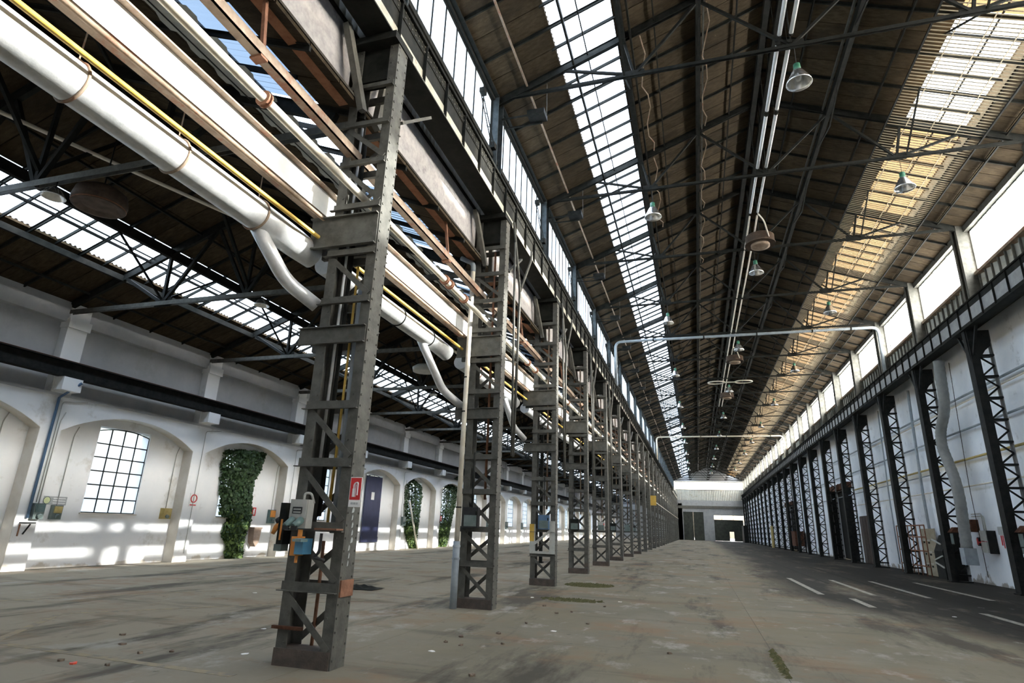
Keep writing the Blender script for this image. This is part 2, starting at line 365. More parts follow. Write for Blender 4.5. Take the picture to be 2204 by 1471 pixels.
# beige jambs of the niches (thin plaster lining of the reveal) : part of wall
jm = MB().box(XB, XF-.005, NR-.012, NR, 0, SP).mesh('reveal', 'plaster_beige')
n = 16; am = MB()
for i in range(n):
    t0, t1 = -1+2*i/n, -1+2*(i+1)/n
    am.hexa([(XB, t0*NR, arc_z(t0)-.012), (XF-.005, t0*NR, arc_z(t0)-.012), (XB, t1*NR, arc_z(t1)-.012), (XF-.005, t1*NR, arc_z(t1)-.012),
             (XB, t0*NR, arc_z(t0)), (XF-.005, t0*NR, arc_z(t0)), (XB, t1*NR, arc_z(t1)), (XF-.005, t1*NR, arc_z(t1))])
am = am.mesh('arch_soffit', 'plaster_beige')
for k in kk:
    ob('reveal', jm, wall_left, (0, YP(k)+B/2, 0)); ob('arch_soffit', am, wall_left, (0, YP(k)+B/2, 0))
# aisle windows: 4 x 6 panes with iron bars
WN = [0]
def wname(): WN[0] += 1; return 'window_%d' % WN[0]
fr = MB(); xw = XB-.06
for i in range(5): fr.box(xw-.015, xw+.015, -1+i*.5-.019, -1+i*.5+.019, WB, WT+.14*(1-((i-2)/2)**2))
for j in range(1, 6): fr.box(xw-.012, xw+.012, -1, 1, WB+j*.45-.019, WB+j*.45+.019)
for j in range(12):
    t0, t1 = -1+j/6, -1+(j+1)/6; fr.bar((xw, t0, WT+.14*(1-t0*t0)), (xw, t1, WT+.14*(1-t1*t1)), .03, .03)
fr.box(xw-.02, xw+.02, -1, 1, WB, WB+.03)
frm = fr.mesh('iron_frame', 'steel_dark')
pn = MB().box(xw-.003, xw+.003, .012, .488, .012, .438).mesh('pane', 'glass_white')
pnt = MB().box(xw-.003, xw+.003, .012, .488, .012, .53).mesh('pane', 'glass_white')
pall = MB().box(xw-.003, xw+.003, -1, 1, WB, WT+.1).mesh('panes', 'glass_white')
sill = MB().box(XB-.05, XB+.05, -1.05, 1.05, WB-.05, WB).mesh('window_sill', 'plaster_beige')
for k in kk:
    yc = YP(k)+B/2
    w = ob(wname(), frm, None, (0, yc, 0), 'structure'); w['label'] = 'iron framed many-paned window in an arched niche'
    ob('window_sill', sill, w)
    if 0 <= k <= 5:
        for i in range(4):
            for j in range(6): ob('pane', pnt if j == 5 else pn, w, (0, -1+i*.5, WB+j*.45))
    else: ob('panes', pall, w)
# ================================================================== NAVE LEFT UPPER WALL
wn = MB().box(XL-.12, XL-.06, Y0, Y1, 8.02, 11.46)
wall_nl = struct('wall_nave_left', wn, 'roof_dark', 'upper wall above the column row')
pm = MB().box(XL-.06, XL+.02, -(B/2-.22), B/2-.22, 8.07, 9.24).mesh('plaster_panel', 'panel_plaster')
ram = MB().angle((XL+.06, -(B/2-.2), 7.94), (XL+.06, B/2-.2, 7.94), .17, .015, (0, 0, 1), (-1, 0, 0)).mesh('rust_angle', 'rust_light')
def corr_mesh(name, m, y0, y1, z0, z1, x, pitch=.18, amp=.03):
    s = MB(); n = int((y1-y0)/pitch*6); base = 0
    for i in range(n+1):
        y = y0+(y1-y0)*i/n; dx = amp*math.sin(2*math.pi*(y-y0)/pitch)
        s.v += [(x+dx, y, z0), (x+dx, y, z1)]
    s.f = [(2*i, 2*i+2, 2*i+3, 2*i+1) for i in range(n)]
    return s.mesh(name, m, True)
cwl = corr_mesh('corrugated_sheet', 'corrugated', -B/2, B/2, 9.30, 11.42, XL+.0)
for k in range(-2, K1+1):
    yc = YC(k)+B/2
    ob('plaster_panel', pm, wall_nl, (0, yc, 0)); ob('rust_angle', ram, wall_nl, (0, yc, 0)); ob('corrugated_sheet', cwl, wall_nl, (0, yc, 0))
part('panel_ledge', MB().box(XL-.06, XL+.06, Y0, Y1, 9.24, 9.30), 'steel_black', wall_nl)
part('sill_beam', MB().box(XL-.1, XL+.12, Y0, Y1, 11.40, 11.54), 'steel_dark', wall_nl)
part('eave_beam', MB().box(XL-.15, XL+.1, Y0, Y1, 13.32, 13.5).box(XL+.1, XL+.22, Y0, Y1, 13.40, 13.44), 'steel_dark', wall_nl)
pom = MB().box(XL-.12, XL+.22, -.22, -.19, 10.1, 13.5).box(XL-.12, XL+.22, .19, .22, 10.1, 13.5).box(XL+.02, XL+.06, -.2, .2, 10.1, 13.5).box(XL-.12, XL-.06, -.26, .26, 11.4, 13.4).mesh('post', 'steel_blue')
for k in range(-2, K1+1): ob('post', pom, wall_nl, (0, YT(k), 0))
hb = B/2-.26
flm = MB()
for i in range(9): flm.box(XL-.03, XL+.03, -hb+i*2*hb/8-.014, -hb+i*2*hb/8+.014, 11.52, 13.34)
flm.box(XL-.03, XL+.03, -hb, hb, 11.5, 11.56).box(XL-.03, XL+.03, -hb, hb, 13.28, 13.34)
flm = flm.mesh('frame', 'steel_dark')
gp = MB().box(XL-.005, XL+.003, .014, 2*hb/8-.014, 11.56, 13.28).mesh('pane', 'glass_frost')
gpa = MB().box(XL-.005, XL+.003, -hb, hb, 11.56, 13.28).mesh('panes', 'glass_frost')
for k in range(-2, K1+1):
    yc = YT(k)+B/2
    if yc > Y1: continue
    w = ob(wname(), flm, None, (0, yc, 0), 'structure'); w['label'] = 'tall frosted clerestory window with eight narrow panes'
    if 0 <= k <= 9:
        for i in range(8): ob('pane', gp, w, (0, -hb+i*2*hb/8, 0))
    else: ob('panes', gpa, w)
    if k in (0, 1, 2, 3, 4, 5):   # window opening gear
        a = MB()
        a.tube([(XL+.1, hb-.95, 12.75), (XL+.16, hb-.05, 11.75)], .016, 5).tube([(XL+.1, hb-1.15, 12.7), (XL+.16, hb-.25, 11.6)], .016, 5)
        for t in (.15, .4, .65, .9): a.tube([(XL+.12, hb-.95+.9*t, 12.75-t), (XL+.12, hb-1.15+.9*t, 12.7-1.1*t)], .012, 5)
        a.box(XL+.06, XL+.2, hb-1.1, hb-.9, 12.68, 12.82).box(XL+.06, XL+.2, hb-.12, hb+.05, 11.62, 11.8)
        part('opening_gear', a, 'steel_dark', w)
# ================================================================== RIGHT WALL
XW = 11.35
DO = [(51.6, 57.4, 5.3), (79.5, 85.5, 5.2)]
rw = MB(); yy = Y0
for a, b, h in DO:
    rw.box(XW, XW+.4, yy, a, 0, 10.0); rw.box(XW, XW+.4, a, b, h, 10.0); yy = b
rw.box(XW, XW+.4, yy, Y1, 0, 10.0)
wall_right = struct('wall_right', rw, 'plaster_blue_lit', 'white plastered long wall behind the black lattice columns')
for i, (a, b, h) in enumerate(DO):  # near-black sheets stand in for the darkness beyond the two openings
    d = struct('door_%d' % (i+1), MB().box(XW+.25, XW+.32, a, (a+b)/2-.01, 0, h).box(XW+.25, XW+.32, (a+b)/2+.01, b, 0, h), 'dark_void', 'dark gate opening in the white side wall, its shade filled in with black sheets')
    part('lintel', MB().box(XW-.35, XW+.02, a-.5, b+.3, h, h+.42), 'rust_dark', d)
    for t in range(6): part('stiffener', MB().box(XW-.4, XW-.3, a+t*(b-a)/5-.05, a+t*(b-a)/5+.05, h-.02, h+.44), 'rust_dark', d)
    part('gate_post', MB().box(XW-.3, XW+.05, a-.12, a+.12, 0, h), 'steel_black', d)
    part('gate_post', MB().box(XW-.3, XW+.05, b-.12, b+.12, 0, h), 'steel_black', d)
cwr = corr_mesh('corrugated_sheet', 'corrugated', -B/2+.25, B/2-.25, 10.0, 11.46, XR+.06, .48, .06)
prm = MB().box(XR-.42, XR+.14, -.27, -.23, 10.1, 13.6).box(XR-.42, XR+.14, .23, .27, 10.1, 13.6).box(XR-.2, XR-.16, -.24, .24, 10.1, 13.6).box(XR-.44, XR-.4, -.27, -.1, 10.1, 13.6).box(XR-.44, XR-.4, .1, .27, 10.1, 13.6).mesh('post', 'steel')
ribme = MB().box(XR-.05, XR+.02, -.03, .03, 10.05, 11.44).mesh('panel_rib', 'steel')
for k in range(-2, K1+1):
    ob('post', prm, wall_right, (0, YR(k), 0))
    if YR(k)+B < Y1: ob('corrugated_sheet', cwr, wall_right, (0, YR(k)+B/2, 0))
    if 1 <= k <= 9:
        for i in range(11): ob('panel_rib', ribme, wall_right, (0, YR(k)+.35+i*.513, 0))
part('roof_backing', MB().box(XR+.12, XW+.4, Y0, Y1, 9.9, 11.46), 'roof_dark', wall_right)
part('sill_beam', MB().box(XR-.14, XR+.12, Y0, Y1, 11.44, 11.56), 'brown_paint', wall_right)
part('eave_beam', MB().box(XR-.2, XR+.2, Y0, Y1, 13.30, 13.62), 'steel', wall_right)
hr = B/2-.3
frr = MB().box(XR-.03, XR+.03, -hr, -hr+.04, 11.5, 13.36).box(XR-.03, XR+.03, hr-.04, hr, 11.5, 13.36).box(XR-.03, XR+.03, -hr, hr, 13.26, 13.34).mesh('frame', 'steel')
gpr = MB().box(XR-.004, XR+.004, -hr, hr, 11.54, 13.3).mesh('pane', 'glass_sun')
for k in range(-2, K1):
    yc = YR(k)+B/2
    w = ob(wname(), frr, None, (0, yc, 0), 'structure'); w['label'] = 'dazzling bright clerestory window over the corrugated panel'
    ob('pane', gpr, w)
    if 1 <= k <= 8:   # remains of sheeting hanging from the head of the frame
        rg = MB()
        for i in range(14):
            if random.random() < .75:
                a = -hr+i*2*hr/14; l = .08+.22*random.random(); rg.prism([(a, 13.3), (a+.33, 13.3), (a+.2+.1*random.random(), 13.3-l*.6), (a+.08, 13.3-l)], XR-.03, XR-.025)
        part('torn_sheeting', rg, 'roof_sheet_dull', w, kind='stuff')
    if k in (4, 5, 6):
        part('hanging_slat', MB().box(XR-.05, XR-.03, hr-.75, hr-.62, 11.6, 12.5).box(XR-.05, XR-.03, hr-1.1, hr-1.0, 11.6, 12.4), 'grey_box', w)
# ================================================================== END AND BACK WALLS
we = MB(); Ye = Y1
we.box(-19.2, -3.2, Ye, Ye+.5, 0, 8.2)
for a, b, z0, z1 in ((-5, -3.05, 0, 8.9), (-3.05, 1.5, 6.3, 8.9), (1.5, 3.8, 0, 8.9), (3.8, 10.4, 5.65, 8.9), (10.4, 11.8, 0, 8.9)): we.box(a, b, Ye, Ye+.5, z0, z1)
we.prism([(-19.2, 8.2), (-4.8, 8.2), (-4.8, 8.5), (XAM, 11.2), (-19.2, 8.5)], Ye, Ye+.5, 'y')
we.prism([(-5.3, 13.3), (11.3, 13.3), (11.3, 13.6), (XM, 17.2), (-5.3, 13.6)], Ye, Ye+.5, 'y')
we.box(-5, 11.8, Ye+.2, Ye+.5, 8.9, 11.3)
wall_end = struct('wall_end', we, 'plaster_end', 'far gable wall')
part('beam', MB().box(-4.9, 11, Ye-.25, Ye+.1, 7.1, 7.7), 'steel', wall_end)
ce = MB(); ny = 220
for i in range(ny+1):
    x = -4.6+15.4*i/ny; ce.v += [(x, Ye+.12+.05*math.sin(i*math.pi/2.75), 8.95), (x, Ye+.12+.05*math.sin(i*math.pi/2.75), 11.3)]
ce.f = [(2*i, 2*i+2, 2*i+3, 2*i+1) for i in range(ny)]
part('corrugated_sheet', ce, 'corrugated', wall_end)
w = struct(wname(), MB().box(-4.6, 10.9, Ye, Ye+.12, 11.28, 11.42).box(-4.6, 10.9, Ye, Ye+.12, 13.1, 13.25), 'steel', 'long bright window strip across the far gable wall')
part('pane', MB().box(-4.6, 10.9, Ye+.08, Ye+.09, 11.4, 13.15), 'glass_clear', w)
d = struct('door_3', MB().box(-3.05, -.8, Ye+.2, Ye+.3, 0, 6.3).box(-.78, 1.5, Ye+.2, Ye+.3, 0, 6.3), 'door_steel', 'tall dark gate in the far wall')
d = struct('door_4', MB().box(3.8, 7.0, Ye+.2, Ye+.3, .06, 4.7).box(7.95, 10.1, Ye+.2, Ye+.3, .06, 4.7).box(7.0, 7.95, Ye+.2, Ye+.3, 2.1, 4.7), 'door_steel', 'wide dark sliding gate with an open wicket door and light above')
for x in (5.5, 8.0): part('glazing_bar', MB().box(x-.04, x+.04, Ye+.2, Ye+.26, 4.7, 5.65), 'steel_dark', d)
part('forecourt', MB().box(-40, 60, Ye+.6, Ye+90, -.3, -.02), 'plaster', wall_end)
struct('wall_back', MB().box(-19.2, 11.8, Y0-.4, Y0, 0, 17.3), 'plaster_grey', 'wall behind the hall')
# ================================================================== NAVE ROOF
def slope_strip(mb, f, x0, x1, y0, y1, d0, d1):
    mb.hexa([(x0, y0, f(x0)+d0), (x1, y0, f(x1)+d0), (x0, y1, f(x0)+d0), (x1, y1, f(x1)+d0), (x0, y0, f(x0)+d1), (x1, y0, f(x1)+d1), (x0, y1, f(x0)+d1), (x1, y1, f(x1)+d1)])
def roof(name, f, cols, sky, mirror, label, purlins, near, yb, skymat, corrcol=None):
    """one roof slope: deck panels between purlins, T-bars, skylight band"""
    X = (lambda x: mirror-x) if mirror is not None else (lambda x: x)
    sk = MB()
    def st(mb, a, b, y0, y1, d0, d1):
        a, b = sorted((X(a), X(b))); slope_strip(mb, f, a, b, y0, y1, d0, d1)
    for a, b in cols: st(sk, a, b, Y0, Y1, .075, .12)
    root = struct(name, sk, 'roof_dark', label)
    p8 = B/8
    ks = [k for k in range(K0-1, K1+1)]
    me = []
    for a, b in cols:
        s = MB(); st(s, a+.012, b-.012, .012, p8-.012, 0, .06); me.append(s.mesh('roof_board', 'roof_board'))
    far = MB()
    for k in ks:
        for i in range(8):
            y = yb(k)+i*p8
            if y < Y0-.1 or y > Y1-.5: continue
            for (a, b), q in zip(cols, me):
                if near[0] <= k <= near[1]: ob('roof_board', q, root, (0, y, 0))
                else: st(far, a+.012, b-.012, y+.012, y+p8-.012, 0, .06)
    part('far_roof_boards', far, 'roof_board', root, kind='stuff')
    lo, hi = cols[0][0], cols[-1][1]
    s = MB(); st(s, lo, hi, -.02, .02, -.09, -.0); st(s, lo, hi, -.05, .05, -.012, 0); rb = s.mesh('roof_bar', 'steel_dark')
    s = MB(); st(s, sky[0]-.1, sky[1]+.1, -.02, .02, -.07, .03); sb = s.mesh('skylight_bar', 'steel_dark')
    for k in ks:
        for i in range(4):
            y = yb(k)+i*B/4
            if Y0 < y < Y1: ob('roof_bar', rb, root, (0, y, 0))
            y2 = y+B/8
            if Y0 < y2 < Y1 and k < 12: ob('skylight_bar', sb, root, (0, y2, 0))
    for x, w_, h_, mm in purlins:
        x = X(x); part('purlin', MB().box(x-w_/2, x+w_/2, Y0, Y1, f(x)-.1-h_, f(x)-.09), mm, root)
    # skylight sheets, corrugated along the slope
    a, b = sky; s = MB(); n = 48
    x0, x1 = sorted((X(a-.06), X(b+.06)))
    for i in range(n+1):
        y = p8*2*i/n; dz = .022*math.sin(2*math.pi*y/(B/4)*10)
        s.v += [(x0, y, f(x0)+.07+dz), (x1, y, f(x1)+.07+dz)]
    s.f = [(2*i, 2*i+2, 2*i+3, 2*i+1) for i in range(n)]
    sms = {mm: s.mesh('skylight_sheet', mm, True) for mm in skymat[1]}
    for k in ks:
        for i in range(4):
            y = yb(k)+i*B/4
            if Y0-.1 < y < Y1-1: ob('skylight_sheet', sms[skymat[0](k, i)], root, (0, y, 0))
    return root
ncols = [(-5.1, -3.95), (-3.95, -2.97), (-1.4, -.35), (-.35, .85), (.85, 1.95), (1.95, XM)]
pl = [(-3.95, .05, .04, 'brown_paint'), (-1.22, .16, .28, 'steel_dark'), (-1.0, .05, .2, 'steel_dark'), (-.35, .04, .05, 'steel_dark'), (.85, .14, .22, 'steel_dark'), (1.0, .05, .1, 'steel'), (1.95, .04, .05, 'steel_dark'), (2.8, .16, .25, 'steel_dark'), (-2.6, .06, .12, 'steel_dark'), (-2.2, .03, .04, 'steel_dark')]
rn = random.Random(3)
def sk_left(k, i): return 'roof_sheet_dull' if rn.random() < .08 else 'roof_sheet'
roof('ceiling_nave_left', zN, ncols, (-2.97, -1.4), None, 'left slope of the boarded nave roof with a bright skylight band', pl, (0, 5), YT, (sk_left, ('roof_sheet', 'roof_sheet_dull')))
def sk_right(k, i): return 'bare_sheet' if (k == 1 and i > 0) or (k == 0 and i == 3) else 'tan_sheet'
ncr = [(-5.1, -3.95), (-3.95, -3.25)]+ncols[2:]
rnr = roof('ceiling_nave_right', zN, ncr, (-2.97, -1.4), 2*XM, 'right slope of the boarded nave roof with a tan skylight band', [(-3.95, .05, .04, 'steel_dark')]+pl[3:8]+pl[9:], (1, 6), YT, (sk_right, ('bare_sheet', 'tan_sheet')))
for k in range(-1, K1):
    s = None
    part('clear_strip', MB().hexa([(x, y, zN(x)+.05+d_) for d_ in (0, .008) for y in (YT(k)+.02, YT(k)+B-.02) for x in (8.95, 9.21)]), 'strip_sheet', rnr)
# wire screens hung under the right skylight
wsx0, wsx1 = 6.75, 9.3
s = MB(); nW = 44
for i in range(nW):
    y = B*(i+.5)/nW; s.bar((wsx0, y, zN(wsx0)-.33), (wsx1, y, zN(wsx1)-.33), .035, .01)
for x in (wsx0, 7.3, 7.95, 8.6, wsx1): s.bar((x, 0, zN(x)-.335), (x, B, zN(x)-.335), .03, .012)
wsm = s.mesh('wire_grid', 'screen_slat')
s = MB()
for x in (wsx0, wsx1): s.bar((x, 0, zN(x)-.35), (x, B, zN(x)-.35), .05, .05)
for y in (.02, B-.02): s.bar((wsx0, y, zN(wsx0)-.35), (wsx1, y, zN(wsx1)-.35), .04, .04)
wsf = s.mesh('edge_frame', 'steel_dark')
for k in range(-1, 22):
    t = thing('wire_screen', 'tan slatted screen hung under the right-hand roof skylight between two trusses', 'screen', (0, YT(k), 0), 'screens under the tan skylight')
    ob('wire_grid', wsm, t, kind='stuff'); ob('edge_frame', wsf, t)
# ------------------------------------------------------------------ nave trusses
TZ = 13.5
nodes = [(-.93, TZ), (XM, TZ), (6.9, TZ)]
def truss_parts():
    P = []
    P.append(('tie_rod', MB().bar((XL+.1, -.04, TZ), (XR-.1, -.04, TZ), .012, .09).bar((XL+.1, .04, TZ), (XR-.1, .04, TZ), .012, .09)))
    for s_ in (0, 1):
        X = (lambda x: x) if s_ == 0 else (lambda x: 2*XM-x)
        P.append(('rafter', MB().bar((X(XL+.05), -.05, zN(XL)-.16), (X(XM), -.05, zN(XM)-.16), .015, .15).bar((X(XL+.05), .05, zN(XL)-.16), (X(XM), .05, zN(XM)-.16), .015, .15)))
        for (a, b) in (((-.93, TZ), (-2.9, zN(-2.9)-.2)), ((-.93, TZ), (-1.2, zN(-1.2)-.2)), ((-.93, TZ), (.85, zN(.85)-.2)), ((XM, TZ), (.85, zN(.85)-.2))):
            P.append(('strut', MB().bar((X(a[0]), 0, a[1]), (X(b[0]), 0, b[1]), .07, .07, (0, 1, 0))))
        P.append(('gusset', MB().box(min(X(-1.2), X(-.66)), max(X(-1.2), X(-.66)), -.01, .01, TZ-.09, TZ+.16)))
    P.append(('king_rod', MB().tube([(XM, 0, TZ), (XM, 0, zN(XM)-.2)], .02, 6)))
    P.append(('gusset', MB().box(XM-.3, XM+.3, -.01, .01, TZ-.09, TZ+.18)))
    for x in (-1.2, .85, 2*XM-.85, 2*XM+1.2):
        zt = TZ if x in (-1.2, 2*XM+1.2) else zN(x)-.75
        for sgn in (-1, 1): P.append(('sway_brace', MB().bar((x, 0, zt), (x, sgn*1.9, zN(x)-.3), .045, .045, (1, 0, 0))))
    return P
TP = truss_parts(); tmesh = [(n_, mb.mesh(n_, 'steel_dark')) for n_, mb in TP]
allm = MB()
for n_, mb in TP:
    o_ = len(allm.v); allm.v += mb.v; allm.f += [tuple(i+o_ for i in f_) for f_ in mb.f]
allm = allm.mesh('roof_truss', 'steel_dark')
ORD = ['first', 'second', 'third', 'fourth', 'fifth', 'sixth', 'seventh', 'eighth', 'ninth', 'tenth']
LT = 'dark riveted steel truss spanning the nave under the boarded roof'
for k in range(-1, K1+1):
    if k <= 9:
        t = thing('roof_truss', LT if not 0 <= k <= 6 else 'dark nave truss rising over the %s lattice column from the red sign' % ORD[k], 'roof truss', (0, YT(k), 0), None if 0 <= k <= 6 else 'nave roof trusses')
        for n_, me in tmesh: ob(n_, me, t)
    else: tag(ob('roof_truss', allm, None, (0, YT(k), 0)), LT, 'roof truss', 'nave roof trusses')
# slack cables under the purlin
for x, k in ((1.05, 1), (1.05, 2), (-.75, 2), (-.75, 1), (1.05, 3)):
    pts = [(x+.1*math.sin(i*1.7), YT(k)+i*.6, zN(x)-.35-.25*math.sin(i/9*math.pi*2)**2) for i in range(10)]
    solo('slack_cable', MB().tube(pts, .018, 5), 'brown_paint', 'thin pale cable drooping under a nave purlin', 'cable', group='cables under the nave purlins')
# ================================================================== AISLE ROOF
acols = [(-19.1, -17.9), (-17.9, -16.6), (-15.0, -13.9), (-13.9, -12.8), (-12.8, XAM)]
apl = [(-17.9, .05, .05, 'steel_dark'), (-16.7, .1, .16, 'steel_dark'), (-14.95, .14, .26, 'steel_dark'), (-13.9, .05, .05, 'steel_dark'), (-12.8, .05, .05, 'steel_dark'), (-12.0, .14, .2, 'steel_dark'), (-15.7, .06, .06, 'steel_dark'), (-15.55, .03, .03, 'steel_dark')]
ra = random.Random(11)
roof('ceiling_aisle_left', zA, acols, (-16.6, -15.0), None, 'outer slope of the boarded aisle roof with a skylight band', apl, (0, 5), YC, (lambda k, i: 'roof_sheet_dull' if ra.random() < .15 else 'roof_sheet', ('roof_sheet', 'roof_sheet_dull')))
acr = [(-19.1, -18.2), (-17.0, -16.3), (-16.3, -15.2)]+acols[2:]
acr[2] = (-16.3, -15.0)
roof('ceiling_aisle_right', zA, acr, (-18.2, -17.0), 2*XAM, 'inner slope of the aisle roof beside the column row', apl[2:6], (0, 5), YC, (lambda k, i: 'grimy_sheet' if k < 0 or ra.random() < .6 else 'glass_clear', ('grimy_sheet', 'glass_clear')))
s = MB(); n = 60; xa_, xb_ = -7.25, -6.45
for i in range(n+1):
    y = B*i/n; dz = .03*(1 if (i//3) % 2 else -1)
    s.v += [(xa_, y, zA(xa_)-.14+dz), (xb_+.04*((i//3) % 2), y, zA(xb_)-.14+dz)]
s.f = [(2*i, 2*i+2, 2*i+3, 2*i+1) for i in range(n)]
s = s.mesh('corrugated_strip', 'corrugated')
rr_ = bpy.data.objects['ceiling_aisle_right']
for k in range(-2, K1+1): ob('corrugated_strip', s, rr_, (0, YC(k), 0))
for x in (-7.0, -6.75): part('strip_cable', MB().tube([(x, Y0+.1, zA(x)-.2), (x, Y1, zA(x)-.2)], .012, 5), 'black_rubber', rr_)
AT = 7.68
P = [('tie_beam', MB().bar((XF+.05, -.05, AT), (XA1+.15, -.05, AT), .015, .13).bar((XF+.05, .05, AT), (XA1+.15, .05, AT), .015, .13))]
for s_ in (0, 1):
    X = (lambda x: x) if s_ == 0 else (lambda x: 2*XAM-x)
    P.append(('rafter', MB().bar((X(XA0+.2), 0, zA(XA0)-.1), (X(XAM), 0, zA(XAM)-.2), .1, .16)))
    for a, b in (((-14.9, AT), (-16.6, zA(-16.6)-.2)), ((-14.9, AT), (-14.95, zA(-14.95)-.2)), ((-14.9, AT), (-13.3, zA(-13.3)-.2)), ((XAM, AT), (-13.3, zA(-13.3)-.2))):
        P.append(('strut', MB().bar((X(a[0]), 0, a[1]), (X(b[0]), 0, b[1]), .09, .09, (0, 1, 0))))
    for sgn in (-1, 1): P.append(('sway_brace', MB().bar((X(-14.95), 0, AT+.1), (X(-14.95), sgn*1.8, zA(-14.95)-.35), .05, .05, (1, 0, 0))))
    P.append(('gusset', MB().box(min(X(-15.2), X(-14.6)), max(X(-15.2), X(-14.6)), -.012, .012, AT-.1, AT+.2)))
P.append(('king_post', MB().bar((XAM, 0, AT), (XAM, 0, zA(XAM)-.2), .08, .08)))
for sgn in (-1, 1): P.append(('sway_brace', MB().bar((XAM, 0, AT+.3), (XAM, sgn*2.0, zA(XAM)-.35), .08, .08, (1, 0, 0))))
am_ = [(n_, mb.mesh(n_, 'steel' if n_ == 'tie_beam' else 'steel_dark')) for n_, mb in P]
al = MB()
for n_, mb in P:
    o_ = len(al.v); al.v += mb.v; al.f += [tuple(i+o_ for i in f_) for f_ in mb.f]
al = al.mesh('roof_truss', 'steel_dark')
LA = 'dark steel truss spanning the side aisle from column to arched wall'
for k in range(-1, K1+1):
    if k <= 7:
        t = thing('roof_truss', LA if not 0 <= k <= 5 else 'dark aisle truss running from the %s lattice column to the arched wall' % ORD[k], 'roof truss', (0, YC(k), 0), None if 0 <= k <= 5 else 'aisle roof trusses')
        for n_, me in am_: ob(n_, me, t)
    else: tag(ob('roof_truss', al, None, (0, YC(k), 0)), LA, 'roof truss', 'aisle roof trusses')
# ================================================================== LATTICE COLUMNS (nave / aisle row)
CX = -4.521; HW, HD, CH = .385, .15, 9.12
def leg_mesh(s_):
    x = s_*HW; m_ = MB().box(min(x, x-s_*.014), max(x, x-s_*.014), -HD, HD, 0, CH)
    for d_ in (-1, 1): m_.box(min(x, x-s_*.15), max(x, x-s_*.15), min(d_*HD, d_*(HD-.014)), max(d_*HD, d_*(HD-.014)), 0, CH)
    return m_
CPARTS = [('leg', leg_mesh(-1), 'steel'), ('leg', leg_mesh(1), 'steel'), ('base', MB().box(-HW-.012, HW-.02, -HD-.014, HD+.014, 0, .19), 'foot_grime')]
for d_ in (-1, 1):
    for z in (.83, 1.53, 2.32, 3.07, 4.56, 5.30, 6.05, 6.8, 7.5, 8.2):
        yb_ = d_*(HD+.004); CPARTS.append(('batten', MB().box(-HW-.02, HW-.02, min(yb_, yb_+d_*.012), max(yb_, yb_+d_*.012), z, z+.1).box(-HW-.06, HW-.01, min(yb_, yb_+d_*.055), max(yb_, yb_+d_*.055), z-.012, z), 'steel'))
    yb_ = d_*(HD+.004)
    CPARTS.append(('bracket_plate', MB().box(-HW-.3, HW-.02, min(yb_, yb_+d_*.014), max(yb_, yb_+d_*.014), 3.98, 4.2).box(-HW-.3, HW-.02, min(yb_, yb_+d_*.06), max(yb_, yb_+d_*.06), 4.2, 4.215).box(-HW-.3, HW-.02, min(yb_, yb_+d_*.06), max(yb_, yb_+d_*.06), 3.965, 3.98), 'steel'))
    CPARTS.append(('girder_bracket', MB().box(-HW-.35, HW-.02, min(yb_, yb_+d_*.014), max(yb_, yb_+d_*.014), 5.46, 5.92).box(-HW-.35, HW-.02, min(yb_, yb_+d_*.07), max(yb_, yb_+d_*.07), 5.92, 5.94).box(-HW-.35, HW-.02, min(yb_, yb_+d_*.07), max(yb_, yb_+d_*.07), 5.44, 5.46), 'steel'))
for z0, z1 in ((.2, .8), (.95, 1.5), (1.65, 2.3), (2.44, 3.05), (4.68, 5.28), (6.17, 6.78), (6.92, 7.48)):
    CPARTS.append(('diagonal', MB().bar((-HW+.05, -HD-.008, z1), (HW-.05, -HD-.008, z0), .012, .075, (0, 0, 1)), 'steel'))
    CPARTS.append(('diagonal', MB().bar((-HW+.05, HD+.008, z0), (HW-.05, HD+.008, z1), .012, .075, (0, 0, 1)), 'steel'))
CPARTS.append(('head_plate', MB().box(-HW-.1, HW+.02, -.3, .3, 9.0, 9.13).box(-HW+.1, HW-.1, -.1, .1, 8.4, 9.0), 'steel_dark'))
CPARTS.append(('knee_brace', MB().bar((-.1, -HD-.06, 7.75), (-.28, -.62, 9.1), .13, .1, (1, 0, 0)), 'steel'))
CPARTS.append(('knee_brace', MB().bar((-.1, HD+.06, 7.75), (-.28, .62, 9.1), .13, .1, (1, 0, 0)), 'steel'))
CPARTS.append(('knee_brace', MB().bar((HW, HD, 7.7), (HW+.08, .95, 8.4), .05, .08, (1, 0, 0)), 'steel'))
rv = MB()
for z_ in range(60):
    z = .1+z_*.15
    for y_ in (-HD+.03, HD-.03): rv.box(HW, HW+.012, y_-.012, y_+.012, z-.012, z+.012)
    for x_ in (-HW+.11, HW-.11):
        if z_ % 2: rv.box(x_-.012, x_+.012, -HD-.01, -HD, z-.012, z+.012)
rv = rv.mesh('rivets', 'steel')
cmesh = [(n_, mb.mesh(n_, m_)) for n_, mb, m_ in CPARTS]
ca = MB()
for n_, mb, m_ in CPARTS:
    o_ = len(ca.v); ca.v += mb.v; ca.f += [tuple(i+o_ for i in f_) for f_ in mb.f]
ca = ca.mesh('lattice_column', 'steel')
LC = {0: 'grey riveted lattice column carrying the red hose sign', 1: 'grey riveted lattice column beside the cream and grey downpipe', 2: 'grey lattice column with yellow and white painted feet'}
